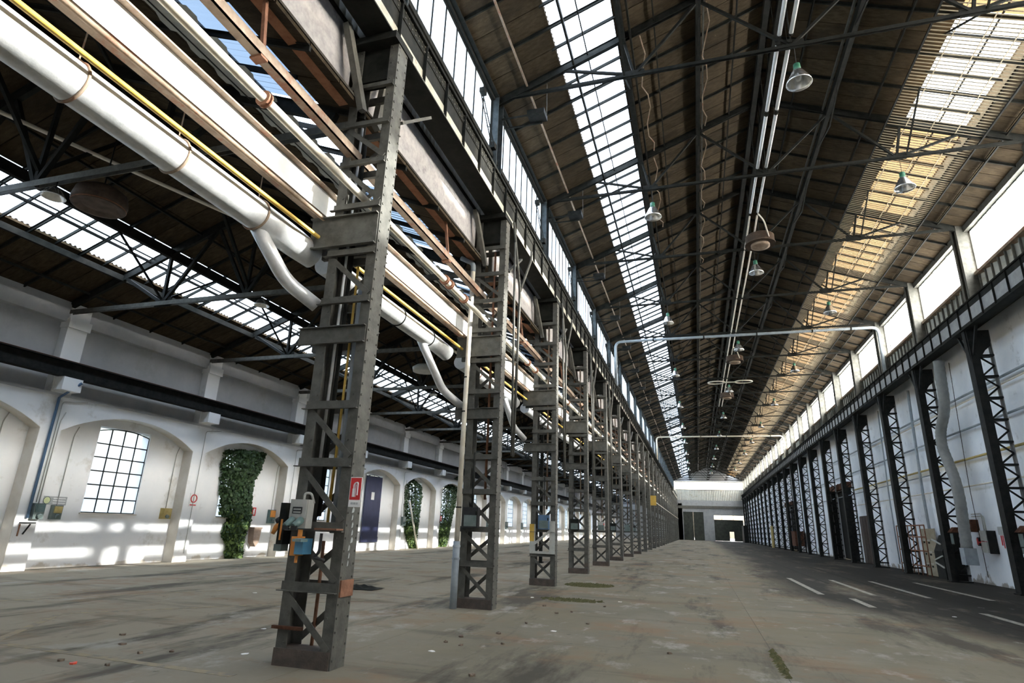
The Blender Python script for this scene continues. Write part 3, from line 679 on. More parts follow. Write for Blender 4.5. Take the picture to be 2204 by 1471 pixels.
for k in range(-1, K1+1):
    lab = LC.get(k, 'grey riveted lattice column in the far part of the row') if k > 7 or k < 3 else '%s grey lattice column counted from the one with the red sign' % ORD[k]
    if k < 0: lab = 'grey riveted lattice column before the one with the red sign'
    if 0 <= k <= 7:
        t = thing('lattice_column', lab, 'column', (CX, YC(k), 0), None)
        for n_, me in cmesh: ob(n_, me, t)
        if k < 4: ob('rivets', rv, t, kind='stuff')
        if k == 0:
            part('half_batten', MB().box(-HW-.05, -.02, -HD-.06, -HD-.016, .40, .435), 'rust_dark', t)
            part('clip_plate', MB().box(HW, HW+.02, -HD+.02, HD, .78, .97), 'rust', t, label='orange rusty clip plate')
        if k == 2:
            part('painted_foot', MB().box(-HW-.02, -HW+.16, -HD-.04, -HD-.02, .95, 1.75), 'corrugated', t)
            part('painted_foot', MB().box(-HW-.022, -HW+.12, -HD-.045, -HD-.035, 1.25, 1.75), 'yellow_paint', t)
            part('painted_foot', MB().box(HW-.17, HW, -HD-.04, -HD-.02, .9, 1.85), 'corrugated', t)
            part('painted_rail', MB().box(-HW, HW, -HD-.08, -HD-.04, .9, .97), 'corrugated', t)
            part('painted_rail', MB().bar((-HW+.1, -HD-.06, 1.15), (HW-.1, -HD-.06, 1.6), .02, .07), 'corrugated', t)
    else:
        tag(ob('lattice_column', ca, None, (CX, YC(k), 0)), lab, 'column', 'far lattice columns of the nave' if k > 0 else None)
# forked props between girder and column row
fk = MB().tube(bend([(-4.08, -.35, 3.2), (-4.1, -.1, 7.45), (-4.12, -.75, 9.1)], .3), .035, 6)
fkp = [('prop', fk), ('arm', MB().tube([(-4.1, -.1, 7.45), (-4.12, .95, 8.8), (-4.12, 1.0, 9.1)], .035, 6)), ('cross_tie', MB().tube([(-4.09, -.25, 5.5), (-4.3, -.55, 5.5)], .02, 6)), ('prop', MB().tube([(-4.05, -.55, 3.2), (-4.12, -.6, 8.6)], .03, 6))]
fkm = [(n_, mb.mesh(n_, 'steel', True)) for n_, mb in fkp]
for k in (1, 2, 3, 4):
    t = thing('forked_prop', 'slender forked steel prop just past the %s lattice column' % ORD[k], 'prop', (.07, YC(k)+.95, 0))
    for n_, me in fkm: ob(n_, me, t)
# ------------------------------------------------------------------ crane girders of the nave
def girder(name, xa, xb, z0, z1, label, inner, ks, yk, cream):
    ribm = 'steel_dark' if cream else 'steel_black'
    t = thing(name, label, 'crane girder', (0, 0, 0))
    xm = xb-.085 if inner > 0 else xa+.085; xr_ = (xa+xb)/2
    part('bottom_flange', MB().box(xa, xb, Y0, Y1, z0, z0+.03), 'steel_dark', t)
    part('web', MB().box(xm-.01, xm+.01, Y0, Y1, z0+.03, z1-.03), 'steel_dark' if cream else 'web_grey', t)
    part('top_flange', MB().box(xa-.0, xb, Y0, Y1, z1-.03, z1), 'steel_dark', t)
    s_ = inner
    part('bottom_angle', MB().box(*sorted((xm+s_*.01, xm+s_*.025)), Y0, Y1, z0+.03, z0+.17).box(*sorted((xm+s_*.01, xm+s_*.08)), Y0, Y1, z0+.03, z0+.045), 'steel_cream' if cream else 'steel_dark', t)
    part('top_angle', MB().box(*sorted((xm+s_*.01, xm+s_*.025)), Y0, Y1, z1-.25, z1-.03).box(*sorted((xm+s_*.01, xm+s_*.08)), Y0, Y1, z1-.05, z1-.03), 'steel_dark', t)
    if cream: part('web_paint', MB().box(*sorted((xm+s_*.011, xm+s_*.016)), Y0, Y1, z0+.16, z0+.32), 'steel_cream', t)
    st_ = MB().box(*sorted((xm+s_*.012, xm+s_*.08)), -.03, -.015, z0+.045, z1-.05).box(*sorted((xm+s_*.012, xm+s_*.03)), -.03, .05, z0+.05, z1-.05).mesh('stiffener', ribm)
    for k in ks:
        for i in range(6): ob('stiffener', st_, t, (0, yk(k)+i*B/6, 0))
    part('crane_rail', MB().box(xr_-.03, xr_+.03, Y0, Y1, z1, z1+.1).box(xr_-.06, xr_+.06, Y0, Y1, z1, z1+.02), 'steel_dark', t)
    if cream:
        r_ = MB(); y = 2.0
        while y < 40:
            for z in (z1-.09, z1-.2): r_.box(*sorted((xm+s_*.025, xm+s_*.04)), y-.014, y+.014, z-.014, z+.014)
            for z in (z0+.1,): r_.box(*sorted((xm+s_*.025, xm+s_*.035)), y-.012, y+.012, z-.012, z+.012)
            y += .13
        part('rivets', r_, 'steel', t, kind='stuff')
    return t
girder('crane_girder', -4.68, -4.2, 9.14, 10.05, 'riveted crane girder with cream streaked web on top of the lattice columns', 1, range(-1, 20), YC, True)
girder('crane_girder', 10.02, 10.42, 9.27, 10.16, 'dark crane girder with ribs on the black wall columns', -1, range(0, 24), YR, False)
# ------------------------------------------------------------------ aisle crane girders
def ibeam(name, x, z0, z1, fw, label, mats, segs):
    t = thing(name, label, 'beam', (0, 0, 0))
    part('bottom_flange', MB().box(x-fw/2, x+fw/2, Y0, Y1, z0, z0+.022), mats[1], t)
    part('top_flange', MB().box(x-fw/2, x+fw/2, Y0, Y1, z1-.022, z1), mats[1], t)
    part('web', MB().box(x-.008, x+.008, Y0, Y1, z0+.022, z1-.022), mats[0], t)
    part('rail', MB().box(x-.03, x+.03, Y0, Y1, z1, z1+.05), 'rust_dark', t)
    return t
ibeam('crane_beam', -5.25, 6.06, 6.56, .2, 'sunlit white crane beam with rusty flanges behind the lattice columns', ('white_paint', 'brown_paint'), None)
ibeam('crane_beam', -18.33, 5.60, 6.08, .3, 'dark crane beam along the arched wall', ('steel_black', 'steel_black'), None)
# brown beam with rusty hangers
t = thing('hung_beam', 'brown rusty beam hung under the plaster panels', 'beam')
part('beam', MB().box(-4.83, -4.69, Y0, Y1, 6.98, 7.0).box(-4.71, -4.69, Y0, Y1, 6.98, 7.13), 'brown_paint', t)
hm = MB().bar((-4.72, 0, 7.0), (-4.86, .0, 8.06), .05, .05).box(-4.85, -4.68, -.06, .06, 6.95, 6.98).mesh('hanger', 'rust')
for k in range(-1, 12): ob('hanger', hm, t, (0, YC(k)+B*.62, 0))
# ------------------------------------------------------------------ ducts and pipes along the row
DX, DZ, DR = -5.45, 5.55, .21
def dual(k): return YC(k)
t = thing('air_duct', 'big galvanised air duct ending in a bend beside the column with red sign', 'duct')
part('pipe', MB().tube([(DX, Y0+.1, DZ), (DX, 6.2, DZ), (DX+.03, 6.5, DZ-.03), (DX+.12, 6.85, DZ-.1)], [DR, DR, DR, DR*.9], 28), 'galvanised', t, smooth=True)
part('branch', MB().tube(bend([(DX-.02, 5.75, DZ-.12), (DX+.1, 6.35, DZ-.7), (DX+.38, 6.75, DZ-.95)], .2), .1, 16), 'galvanised', t, smooth=True)
for yy in (2.05, 3.15, 4.35, 5.7):
    c_ = part('collar', MB().torus((DX, yy, DZ), DR+.008, .016, 'y', 28, 6), 'brown_paint', t, smooth=True)
    part('hanger_rod', MB().tube([(DX, yy, DZ+DR), (DX, yy, DZ+DR+1.1)], .008, 5), 'brown_paint', c_)
    part('eye_bolt', MB().box(DX-.03, DX+.03, yy-.03, yy+.03, DZ+DR, DZ+DR+.05), 'brown_paint', c_)
t = thing('air_duct', 'galvanised air duct running on behind the second lattice column', 'duct')
part('pipe', MB().tube([(DX, 7.3, DZ), (DX, 11.6, DZ), (DX+.1, 12.1, DZ-.1)], DR*.85, 24), 'galvanised', t, smooth=True)
for yy in (8.2, 9.8, 11.2):
    part('collar', MB().torus((DX, yy, DZ), DR*.85+.008, .014, 'y', 24, 6), 'steel_dark', t, smooth=True)
part('branch', MB().tube(bend([(DX-.05, 11.0, DZ-.1), (DX+.1, 12.0, DZ-1.0), (DX+.4, 12.6, DZ-1.3)], .2), .09, 14), 'galvanised', t, smooth=True)
t = thing('air_duct', 'far galvanised air duct beyond the third lattice column', 'duct')
part('pipe', MB().tube([(DX, 13.2, DZ), (DX, 17.2, DZ), (DX+.1, 17.7, DZ-.15)], DR*.85, 18), 'galvanised', t, smooth=True)
for yy in (14.3, 16.0): part('collar', MB().torus((DX, yy, DZ), DR*.85+.008, .014, 'y', 20, 6), 'rust', t, smooth=True)
part('branch', MB().tube(bend([(DX, 16.8, DZ-.1), (DX+.1, 17.6, DZ-.9), (DX+.3, 18.2, DZ-1.2)], .2), .09, 12), 'galvanised', t, smooth=True)
t = thing('air_duct', 'most distant galvanised air duct in the column row', 'duct')
part('pipe', MB().tube([(DX, 19.2, DZ), (DX, 29, DZ)], DR*.8, 14), 'galvanised', t, smooth=True)
for yy in (21, 24, 27): part('collar', MB().torus((DX, yy, DZ), DR*.8+.008, .014, 'y', 16, 6), 'steel_dark', t, smooth=True)
t = thing('gas_pipe', 'thin yellow gas pipe running beside the silver duct', 'pipe')
part('pipe', MB().tube([(-5.12, Y0+.1, 5.65), (-5.12, 40, 5.65)], .03, 10), 'yellow_paint', t, smooth=True)
t = thing('water_pipe', 'thin tan pipe under the white crane beam', 'pipe')
part('pipe', MB().tube([(-5.07, Y0+.1, 5.94), (-5.07, 60, 5.94)], .032, 10), 'brown_paint', t, smooth=True)
t = thing('water_pipe', 'cream pipe with flanged joints passing through the lattice columns', 'pipe')
part('pipe', MB().tube([(-4.56, Y0+.1, 6.33), (-4.56, 120, 6.33)], .058, 14), 'beige_pipe', t, smooth=True)
for yy in (4.62, 5.0+B*.9, 10.0, 11.05, 16.3, 17.2, 22.2, 28):
    part('flange', MB().lathe([(.1, 0), (.1, .02), (.07, .02), (.07, .05), (.1, .05), (.1, .07)], 14), 'rust', t, (-4.56, yy, 6.33)).rotation_euler = (math.pi/2, 0, 0)
solo('conduit', MB().tube([(-4.1, 60, 4.6), (-4.1, 147, 4.6)], .04, 6), 'beige_pipe', 'pale pipe running along the far lattice columns', 'pipe')
# downpipe beside column two
t = thing('downpipe', 'cream rainwater downpipe with a grey iron foot beside the second lattice column', 'downpipe', (-4.93, 12.33, 0))
part('pipe', MB().tube([(0, 0, 1.3), (.03, 0, 7.6)], .055, 14), 'beige_pipe', t, smooth=True)
part('iron_foot', MB().tube([(0, 0, 0), (0, 0, 1.32)], .075, 14), 'grey_pipe', t, smooth=True)
part('swan_neck', MB().tube(bend([(.03, 0, 7.58), (.03, 0, 7.8), (-.3, 0, 7.98)], .1), .06, 12), 'grey_pipe', t, smooth=True)
for z in (.95, 1.2): part('pipe_collar', MB().lathe([(.085, 0), (.085, .04)], 14, (0, 0, z)), 'grey_pipe', t)
for z in (2.0, 4.1, 4.9, 6.8): part('strap', MB().lathe([(.063, 0), (.063, .03)], 14, (0, 0, z)), 'steel_dark', t)
# vertical pipes inside column one
for nm, x, y_, z0, z1, r, m_, lb in (('riser_pipe', -4.52, 6.84, 1.55, 5.2, .018, 'yellow_paint', 'thin yellow riser inside the column with the red sign'),
        ('riser_pipe', -4.44, 6.86, 1.5, 4.85, .042, 'grey_pipe', 'grey blue riser pipe inside the column with the red sign'),
        ('riser_pipe', -4.355, 6.84, 1.6, 6.1, .028, 'white_paint', 'white riser pipe inside the column with the red sign'),
        ('cable_duct', -4.672, 6.86, 1.7, 7.4, .03, 'steel_dark', 'dark cable trunk inside the column with the red sign'),
        ('riser_pipe', -4.72, 6.8, 2.4, 7.6, .022, 'galvanised', 'silver riser pipe in the left leg of the column with the red sign'),
        ('riser_pipe', -4.60, 6.93, .02, 1.4, .022, 'rust', 'rusty pipe rising from the floor inside the column with the red sign'),
        ('riser_pipe', -4.57, 6.9, 1.9, 3.2, .014, 'black_rubber', 'black cable hanging inside the column with the red sign')):
    solo(nm, MB().tube(bend([(x, y_, z0), (x+.01, y_, (z0+z1)/2), (x, y_, z1)], .3), r, 8), m_, lb, 'pipe', smooth=True)
for k in range(1, 8):
    solo('riser_pipe', MB().tube([(-4.45, YC(k)+.02, 2.2), (-4.45, YC(k)+.02, 8.2)], .03, 6), 'rust' if k == 1 else 'brown_paint', 'brown riser pipe inside a lattice column beyond the red sign', 'pipe', group='brown risers in the columns', smooth=True)
solo('steel_post', MB().box(-7.55, -7.4, 29.8, 29.95, 0, zA(-7.5)-.1).box(-7.6, -7.35, 29.75, 30, 0, .06), 'steel_dark', 'single dark steel post standing in the aisle', 'post')
# ------------------------------------------------------------------ things on column one
t = thing('switch_box', 'grey switch box with label plate and two teal sockets on the lattice column', 'switch box', (-4.68, 6.46, 1.55))
part('box', MB().box(-.125, .125, -.03, .1, 0, .34), 'grey_box', t)
part('cover', MB().box(-.115, .115, -.04, -.03, .12, .33), 'grey_box', t)
part('label_plate', MB().box(-.075, .06, -.046, -.04, .17, .25), 'black_rubber', t)
for j in range(2): part('label_text', MB().box(-.06, .045, -.048, -.046, .18+j*.035, .195+j*.035), 'grey_box', t)
for x in (-.06, .06):
    s_ = part('socket', MB().tube([(x, -.03, .1), (x-.01, -.1, .05), (x-.02, -.14, .02)], [.045, .042, .04], 12), 'teal', t, smooth=True)
    part('socket_lid', MB().box(x-.05, x+.03, -.15, -.13, -.02, .03), 'black_rubber', s_)
part('cable', MB().tube(bend([(.02, .03, .34), (.02, .03, .42), (.1, .05, .42), (.12, .1, .3)], .05), .016, 6), 'grey_box', t, smooth=True)
t = thing('power_socket', 'orange and blue industrial power socket under the grey switch box', 'socket', (-4.61, 6.47, 1.215))
part('back', MB().box(-.1, -.02, -.06, .1, .02, .24), 'orange', t)
part('housing', MB().box(-.02, .09, -.09, .1, .04, .22), 'blue_plastic', t)
part('lid', MB().bar((-.01, -.1, .2), (.14, -.14, .2), .1, .03), 'teal', t)
part('plug_stub', MB().tube([(-.04, 0, .02), (-.04, 0, -.06)], .02, 8), 'orange', t)
part('cap', MB().tube([(-.03, .0, .24), (-.03, 0, .32)], .03, 8), 'orange', t)
t = thing('breaker_box', 'teal and orange breaker box on the side of the lattice column', 'switch box', (-5.045, 6.66, 1.35))
part('box', MB().box(-.02, .07, -.07, .1, .0, .5), 'steel_dark', t)
part('door', MB().box(.02, .045, -.08, -.07, .05, .30), 'orange', t)
part('plug', MB().tube([(-.02, -.02, .27), (-.07, -.04, .2), (-.1, -.05, .12)], [.03, .035, .025], 10), 'orange', t, smooth=True)
part('ring', MB().tube([(-.02, -.03, .3), (-.07, -.04, .27)], .04, 10), 'black_rubber', t, smooth=True)
part('foot_block', MB().box(-.05, .06, -.06, .08, -.08, .0), 'grey_green', t)
t = thing('hose_sign', 'red and white fire hose sign clipped to the lattice column', 'sign', (-4.1, 6.63, 1.82))
part('plate', MB().box(-.012, .15, -.012, -.004, 0, .36), 'white_sign', t)
part('red_field', MB().box(-.004, .142, -.015, -.012, .085, .35), 'red_sign', t)
part('hose_symbol', MB().tube(bend([(.05, -.017, .12), (.045, -.017, .28), (.1, -.017, .30), (.1, -.017, .14)], .03), .009, 6).box(.03, .06, -.02, -.015, .12, .22).box(.068, .078, -.02, -.015, .12, .27), 'white_sign', t)
part('caption', MB().box(.02, .05, -.0145, -.012, .03, .055).box(.055, .09, -.0145, -.012, .03, .055).box(.095, .12, -.0145, -.012, .03, .055), 'grey_sign', t)
c1_ = [o for o in bpy.data.objects if o.get('label') == LC[0]][0]
Rm = random.Random(4)
for i in range(8):
    z = 1.12+i*.09; y = -.02+.05*Rm.random(); w_ = .012+.02*Rm.random()
    part('paint_mark', MB().prism([(y-w_, z), (y+w_*.6, z+.01), (y+w_, z+.05), (y, z+.075), (y-w_*.7, z+.05)], HW+.0005, HW+.002), 'grey_sign', c1_)
part('shelf', MB().box(-.33, -.02, -.17, -.02, .44, .46), 'rust', thing('shelf_plate', 'small rusty shelf plate on the front of the lattice column', 'shelf', (-4.11, 6.62, 1.1)))
solo('hanging_hook', MB().tube(bend([(-4.36, 6.5, 1.5), (-4.36, 6.5, 1.28), (-4.44, 6.5, 1.22), (-4.28, 6.5, 1.2)], .05), .018, 8), 'black_rubber', 'black loop of cable hanging between the column bars', 'cable', smooth=True)
cols_ = ['black_rubber', 'blue_pipe', 'steel_dark', 'grey_box', 'steel_dark', 'grey_green', 'black_rubber']
labs = ['black switch box on the second lattice column', 'blue grey switch box on the lattice column with painted feet', 'dark switch box on the fourth lattice column', 'pale grey switch box on the fifth lattice column', 'dark switch box on the sixth lattice column', 'green grey switch box on the seventh lattice column', 'black switch box on the eighth lattice column']
for k in range(1, 8):
    t = thing('switch_box', labs[k-1], 'switch box', (CX, YC(k)-HD-.1, 1.6))
    x0 = -.3 if k % 2 else -.12
    part('box', MB().box(x0, x0+.34, -.05, .08, 0, .42), cols_[k-1], t)
    part('cover', MB().box(x0+.03, x0+.31, -.065, -.05, .03, .26), 'grey_green', t)
    part('lever', MB().box(x0+.3, x0+.33, -.1, -.05, .26, .34), 'red_sign' if k == 4 else 'steel_dark', t)
    part('conduit', MB().tube([(x0+.17, .02, .42), (x0+.17, .02, 1.6)], .014, 6), 'steel_dark', t, smooth=True)
solo('yellow_board', MB().box(-4.13, -3.6, YC(9)-.05, YC(9)+.0, 4.0, 4.9), 'yellow_paint', 'yellow board fixed high on a far lattice column', 'sign')
# ================================================================== RIGHT WALL COLUMNS
RX0, RX1 = 10.15, 10.9
def rcol():
    P = [('front_leg', MB().box(RX0, RX0+.02, -.2, .2, 0, 9.27).box(RX0, RX0+.27, -.2, -.18, 0, 9.27).box(RX0, RX0+.27, .18, .2, 0, 9.27), 'steel_black'),
         ('rear_leg', MB().box(RX1-.02, RX1, -.12, .12, 0, 9.27).box(RX1-.08, RX1, -.012, .012, 0, 9.27), 'corrugated_grey')]
    for i in range(11):
        z = .25+i*.8
        P.append(('batten', MB().box(RX0+.02, RX1, -.14, .14, z, z+.07), 'steel_black'))
        P.append(('diagonal', MB().bar((RX0+.26, -.1, z+.06), (RX1-.06, -.1, z+.43), .03, .06), 'steel_black'))
        P.append(('diagonal', MB().bar((RX0+.26, -.1, z+.8), (RX1-.06, -.1, z+.43), .03, .06), 'steel_black'))
    P.append(('head', MB().prism([(RX0-.05, 9.27), (RX1, 9.27), (RX1, 8.85), (RX0+.25, 8.1), (RX0, 7.8)], -.12, .12, 'y'), 'steel_black'))
    for s_ in (-1, 1): P.append(('knee_brace', MB().bar((RX0+.1, s_*.1, 8.2), (RX0+.1, s_*.85, 9.34), .08, .08, (1, 0, 0)), 'steel_black'))
    P.append(('foot', MB().box(RX0-.05, RX1, -.24, .24, 0, .05), 'steel_black'))
    return P
RP = rcol(); rm_ = [(n_, mb.mesh(n_, m_)) for n_, mb, m_ in RP]
ra_ = MB()
for n_, mb, m_ in RP:
    o_ = len(ra_.v); ra_.v += mb.v; ra_.f += [tuple(i+o_ for i in f_) for f_ in mb.f]
ra_ = ra_.mesh('wall_column', 'steel_black')
for k in range(1, K1+1):
    if k <= 10:
        WL = {3: 'black lattice wall column with the red hooded switch gear', 4: 'black lattice wall column between flexible duct and pipe cage', 5: 'black lattice wall column just past the rusty pipe cage', 6: 'black lattice wall column next to the tall brown door', 7: 'black lattice wall column between brown door and first dark gate', 8: 'black lattice wall column at the near post of the first dark gate', 9: 'black lattice wall column just past the first dark gate'}
        t = thing('wall_column', WL.get(k, 'black lattice column standing against the white right wall'), 'column', (0, YR(k), 0), None if k in WL else 'black lattice columns on the right wall')
        for n_, me in rm_: ob(n_, me, t)
    else: tag(ob('wall_column', ra_, None, (0, YR(k), 0)), 'black lattice column standing against the white right wall', 'column', 'black lattice columns on the right wall')
# ------------------------------------------------------------------ right wall fittings
t = thing('flexible_duct', 'fat grey flexible duct snaking down the white wall between two black columns', 'duct', (0, 0, 0))
dp = bend([(10.5, 29.0, 9.15), (10.5, 29.2, 7.1), (10.5, 30.2, 6.25), (10.5, 30.35, 5.6), (10.5, 29.45, 3.85), (10.5, 29.75, 1.3)], .8, 7)
pts = []
for a, b in zip(dp, dp[1:]):
    n = max(1, int((b-a).length/.11))
    for i in range(n): pts.append(a.lerp(b, i/n))
part('hose', MB().tube(pts, [.2+.012*(i % 2) for i in range(len(pts))], 16), 'corrugated_grey', t, smooth=True)
part('outlet', MB().box(10.3, 10.75, 29.5, 29.95, .75, 1.4), 'grey_pipe', t)
for z, m_, r, lb, y0_, y1_ in ((7.55, 'grey_pipe', .05, 'upper grey conduit along the right wall', 20, 60), (7.3, 'beige_pipe', .035, 'thin pale conduit just under the upper grey one on the right wall', 20, 44),
        (6.2, 'grey_pipe', .045, 'middle grey conduit along the right wall', 24, 70), (5.0, 'yellow_dirty', .05, 'yellow gas pipe along the right wall', 18, 50), (4.72, 'grey_pipe', .03, 'thin grey pipe under the yellow gas pipe', 33, 90),
        (3.9, 'beige_pipe', .03, 'lowest pale conduit along the right wall', 22, 50), (5.75, 'white_paint', .06, 'white twin pipe along the far part of the right wall', 86, 146)):
    solo('wall_pipe', MB().tube([(11.15, y0_, z), (11.15, y1_, z)], r, 8), m_, lb, 'pipe', smooth=True)
for yk_, r, m_, lb in ((35.5, .07, 'grey_pipe', 'thick dark pipe rising beside the second black wall column'), (41.2, .04, 'grey_pipe', 'grey riser pipe on the wall past the pipe cage'), (29.9, .012, 'steel_dark', 'thin cable running down the wall beside the distribution box'), (46.8, .015, 'black_rubber', 'black cable slanting down beside the brown door')):
    solo('riser_pipe', MB().tube(bend([(11.1, yk_, .3), (11.1, yk_+.1, 4), (11.1, yk_-.3, 9.2)], .6), r, 8), m_, lb, 'pipe', smooth=True)
solo('blue_riser', MB().tube(bend([(11.15, 24.2, 4.3), (11.15, 24.1, 2.4), (11.15, 23.6, 1.2)], .3), .03, 8), 'blue_pipe', 'dark blue pipe dropping down the wall behind the nearest black column', 'pipe', smooth=True)
t = thing('distribution_box', 'grey and red distribution box with bent conduits on the right wall', 'switch box', (11.2, 29.4, 1.25))
part('upper_box', MB().box(-.18, .14, -.28, .3, .45, .85), 'grey_box', t)
part('lower_box', MB().box(-.22, .14, -.28, .2, 0, .42), 'grey_box', t)
part('side_cover', MB().box(-.16, .14, -.34, -.28, -.03, .85), 'steel_black', t)
part('lever', MB().box(-.26, -.18, .22, .32, .36, .42), 'red_sign', t)
part('red_block', MB().box(-.2, 0, .18, .26, .1, .44), 'red_sign', t)
for d_ in (0, .16): part('conduit', MB().tube(bend([(-.02, .05+d_, .85), (-.02, .05+d_, 1.42+d_*.6), (-.02, 1.15, 1.42+d_*.6)], .12), .025, 6), 'grey_box', t, smooth=True)
t = thing('notice_board', 'small grey speckled notice on the wall over the red hose marks', 'sign', (11.32, 28.5, 1.95))
part('plate', MB().box(0, .02, -.3, .3, 0, .3), 'grey_sign', t)
part('red_mark', MB().box(.01, .02, .12, .2, -.4, -.03).box(.01, .02, -.02, .04, -.5, -.03), 'red_sign', t)
t = thing('switch_box', 'small red-sided switch box on the wall left of the distribution box', 'switch box', (11.25, 30.35, 1.5))
part('box', MB().box(-.08, .1, -.1, .1, 0, .34), 'steel_black', t); part('flap', MB().box(-.1, -.08, -.02, .1, .04, .3), 'red_sign', t)
part('conduit', MB().tube(bend([(0, 0, .34), (0, 0, .47), (0, .12, .47)], .1), .015, 6), 'grey_box', t, smooth=True)
t = thing('hose_cabinet', 'dark red hose cabinet half hidden by the flexible duct', 'cabinet', (11.2, 30.62, 2.05))
part('body', MB().box(-.1, .15, -.14, .16, 0, .5), 'rust_dark', t); part('door', MB().box(-.12, -.1, -.12, .14, .03, .47), 'rust_dark', t)
for yk_, nm in ((YR(3)-.55, 'black switch gear with a red hood on the nearest black wall column'), (YR(4)-.5, 'grey switch gear low on the second black wall column')):
    t = thing('switch_gear', nm, 'switch box', (10.55, yk_, 1.5))
    part('box', MB().box(-.2, .3, -.12, .2, 0, .5), 'steel_dark', t); part('cover', MB().box(-.22, -.2, -.1, .18, .04, .46), 'grey_green', t)
    part('hood', MB().prism([(-.3, .5), (.3, .5), (.2, .72), (-.1, .72)], -.14, .22, 'y'), 'rust_dark', t)
    part('cable', MB().tube(bend([(.1, 0, .7), (.1, 0, .95), (.3, .1, 1.05)], .1), .02, 6), 'black_rubber', t, smooth=True)
t = thing('switch_gear', 'square switch gear with a red flap on the wall side of the nearest black column', 'switch box', (10.95, YR(3)+.85, 1.3))
part('box', MB().box(-.1, .3, -.2, .2, 0, .5), 'grey_green', t); part('flap', MB().box(-.14, -.1, .05, .2, .05, .45), 'red_sign', t)
# pipe cage with stored boards
t = thing('pipe_cage', 'rusty pipe cage standing against the right wall', 'cage', (10.5, 36.4, 0))
for i in range(8): part('upright', MB().tube([(0, -2.1+i*.62, 0), (0, -2.1+i*.62, 2.35)], .028, 8), 'rust', t, smooth=True)
for z in (.45, 1.15, 1.8, 2.35): part('rail', MB().tube([(0, -2.1, z), (0, 2.24, z)], .03, 8), 'rust', t, smooth=True)
t = thing('shutter_board', 'tall beige boarded shutter leaning behind the rusty pipe cage', 'board', (10.85, 35.3, 0))
for i in range(4): part('board', MB().box(0, .05, -1.1, .75, .02+i*.55, .55+i*.55), 'board_beige', t)
for i in range(3): part('bolt_plate', MB().box(-.02, 0, -.3, -.1, .4+i*.55, .48+i*.55), 'steel_dark', t); part('bolt_plate', MB().box(-.02, 0, .35, .5, .42+i*.55, .5+i*.55), 'steel_dark', t)
t = thing('grey_sack', 'dark machine block behind the second black wall column', 'machine', (11.0, 33.0, 0))
part('body', MB().prism([(-.5, 0), (.3, 0), (.3, 1.9), (-.2, 1.9), (-.5, 1.2)], -.5, .5, 'y'), 'steel_dark', t)
for z, s_ in ((.5, 1), (1.0, -1), (1.5, 1)): part('white_bar', MB().bar((-.52, -.5, z), (-.52, .5, z+.2*s_), .04, .06), 'grey_box', t)
d = struct('door_5', MB().box(XW-.1, XW+.02, 47.0, 49.6, 0, 3.15), 'door_brown', 'tall dark brown door on the right wall')
for i in range(3): part('door_board', MB().box(XW-.14, XW-.1, 47.05+i*.86, 47.85+i*.86, .05, 3.1), 'door_brown', d)
solo('dark_cabinet', MB().box(9.2, 10.0, 136, 141, 0, 3.4).box(9.15, 9.2, 136.1, 138.4, .1, 3.3).box(9.15, 9.2, 138.6, 140.9, .1, 3.3), 'steel_black', 'large dark cabinet near the far gate', 'cabinet')
solo('brown_crate', MB().box(10.2, 11.1, 74.0, 76.5, .6, 2.1).box(10.15, 11.15, 73.95, 76.55, 2.1, 2.16), 'rust_dark', 'red brown box on the right wall before the second gate', 'box')
solo('tan_pole_board', MB().box(9.9, 10.1, 93, 94.2, 0, 2.9), 'yellow_dirty', 'tan upright board near the far right columns', 'board')
# ================================================================== LAMPS
prof = [(.05, .52), (.075, .52), (.085, .44), (.10, .40), (.15, .33), (.21, .2), (.285, .06), (.30, 0), (.29, 0), (.27, .06), (.2, .19), (.14, .31), (.08, .38), (.05, .40)]
lm = {'shade': MB().lathe(prof[3:], 22).mesh('shade', 'reflector', True), 'neck': MB().lathe([(.04, .39), (.095, .40), (.085, .46), (.08, .58), (.05, .6)], 16).mesh('neck', 'green_glaze', True),
      'cable': MB().tube([(0, 0, .6), (0, 0, 1.15)], .008, 5).mesh('cable', 'black_rubber'), 'bulb': MB().lathe([(.03, .34), (.06, .26), (.075, .18), (.05, .1), (.01, .08)], 12).mesh('bulb', 'white_sign', True)}
for k in range(1, 20):
    for xx in ((XM,) if k % 2 else (-.93, 6.9)):
        y = YT(k); side = 'centre' if k % 2 else ('left' if xx < 0 else 'right')
        if k <= 4:
            lb = {(1, 'centre'): 'bell lamp with green neck beside the white tubes, hung from the biggest truss', (2, 'left'): 'bell lamp with green neck hanging before the bright left skylight', (2, 'right'): 'bell lamp with green neck hanging before the tan skylight', (3, 'centre'): 'bell lamp hanging under the round ceiling drum', (4, 'left'): 'second bell lamp along the bright left skylight', (4, 'right'): 'second bell lamp along the tan skylight'}[(k, side)]; g = None
        else:
            lb = {'left': 'small far bell lamp along the bright left skylight', 'centre': 'small far bell lamp along the middle of the nave', 'right': 'small far bell lamp along the tan skylight'}[side]; g = 'far bell lamps '+side
        t = thing('bell_lamp', lb, 'lamp', (xx+.06, y, 12.33), g)
        for n_ in ('neck', 'cable'): ob(n_, lm[n_], t)
        sh_ = ob('shade', lm['shade'], t); ob('bulb', lm['bulb'], sh_)
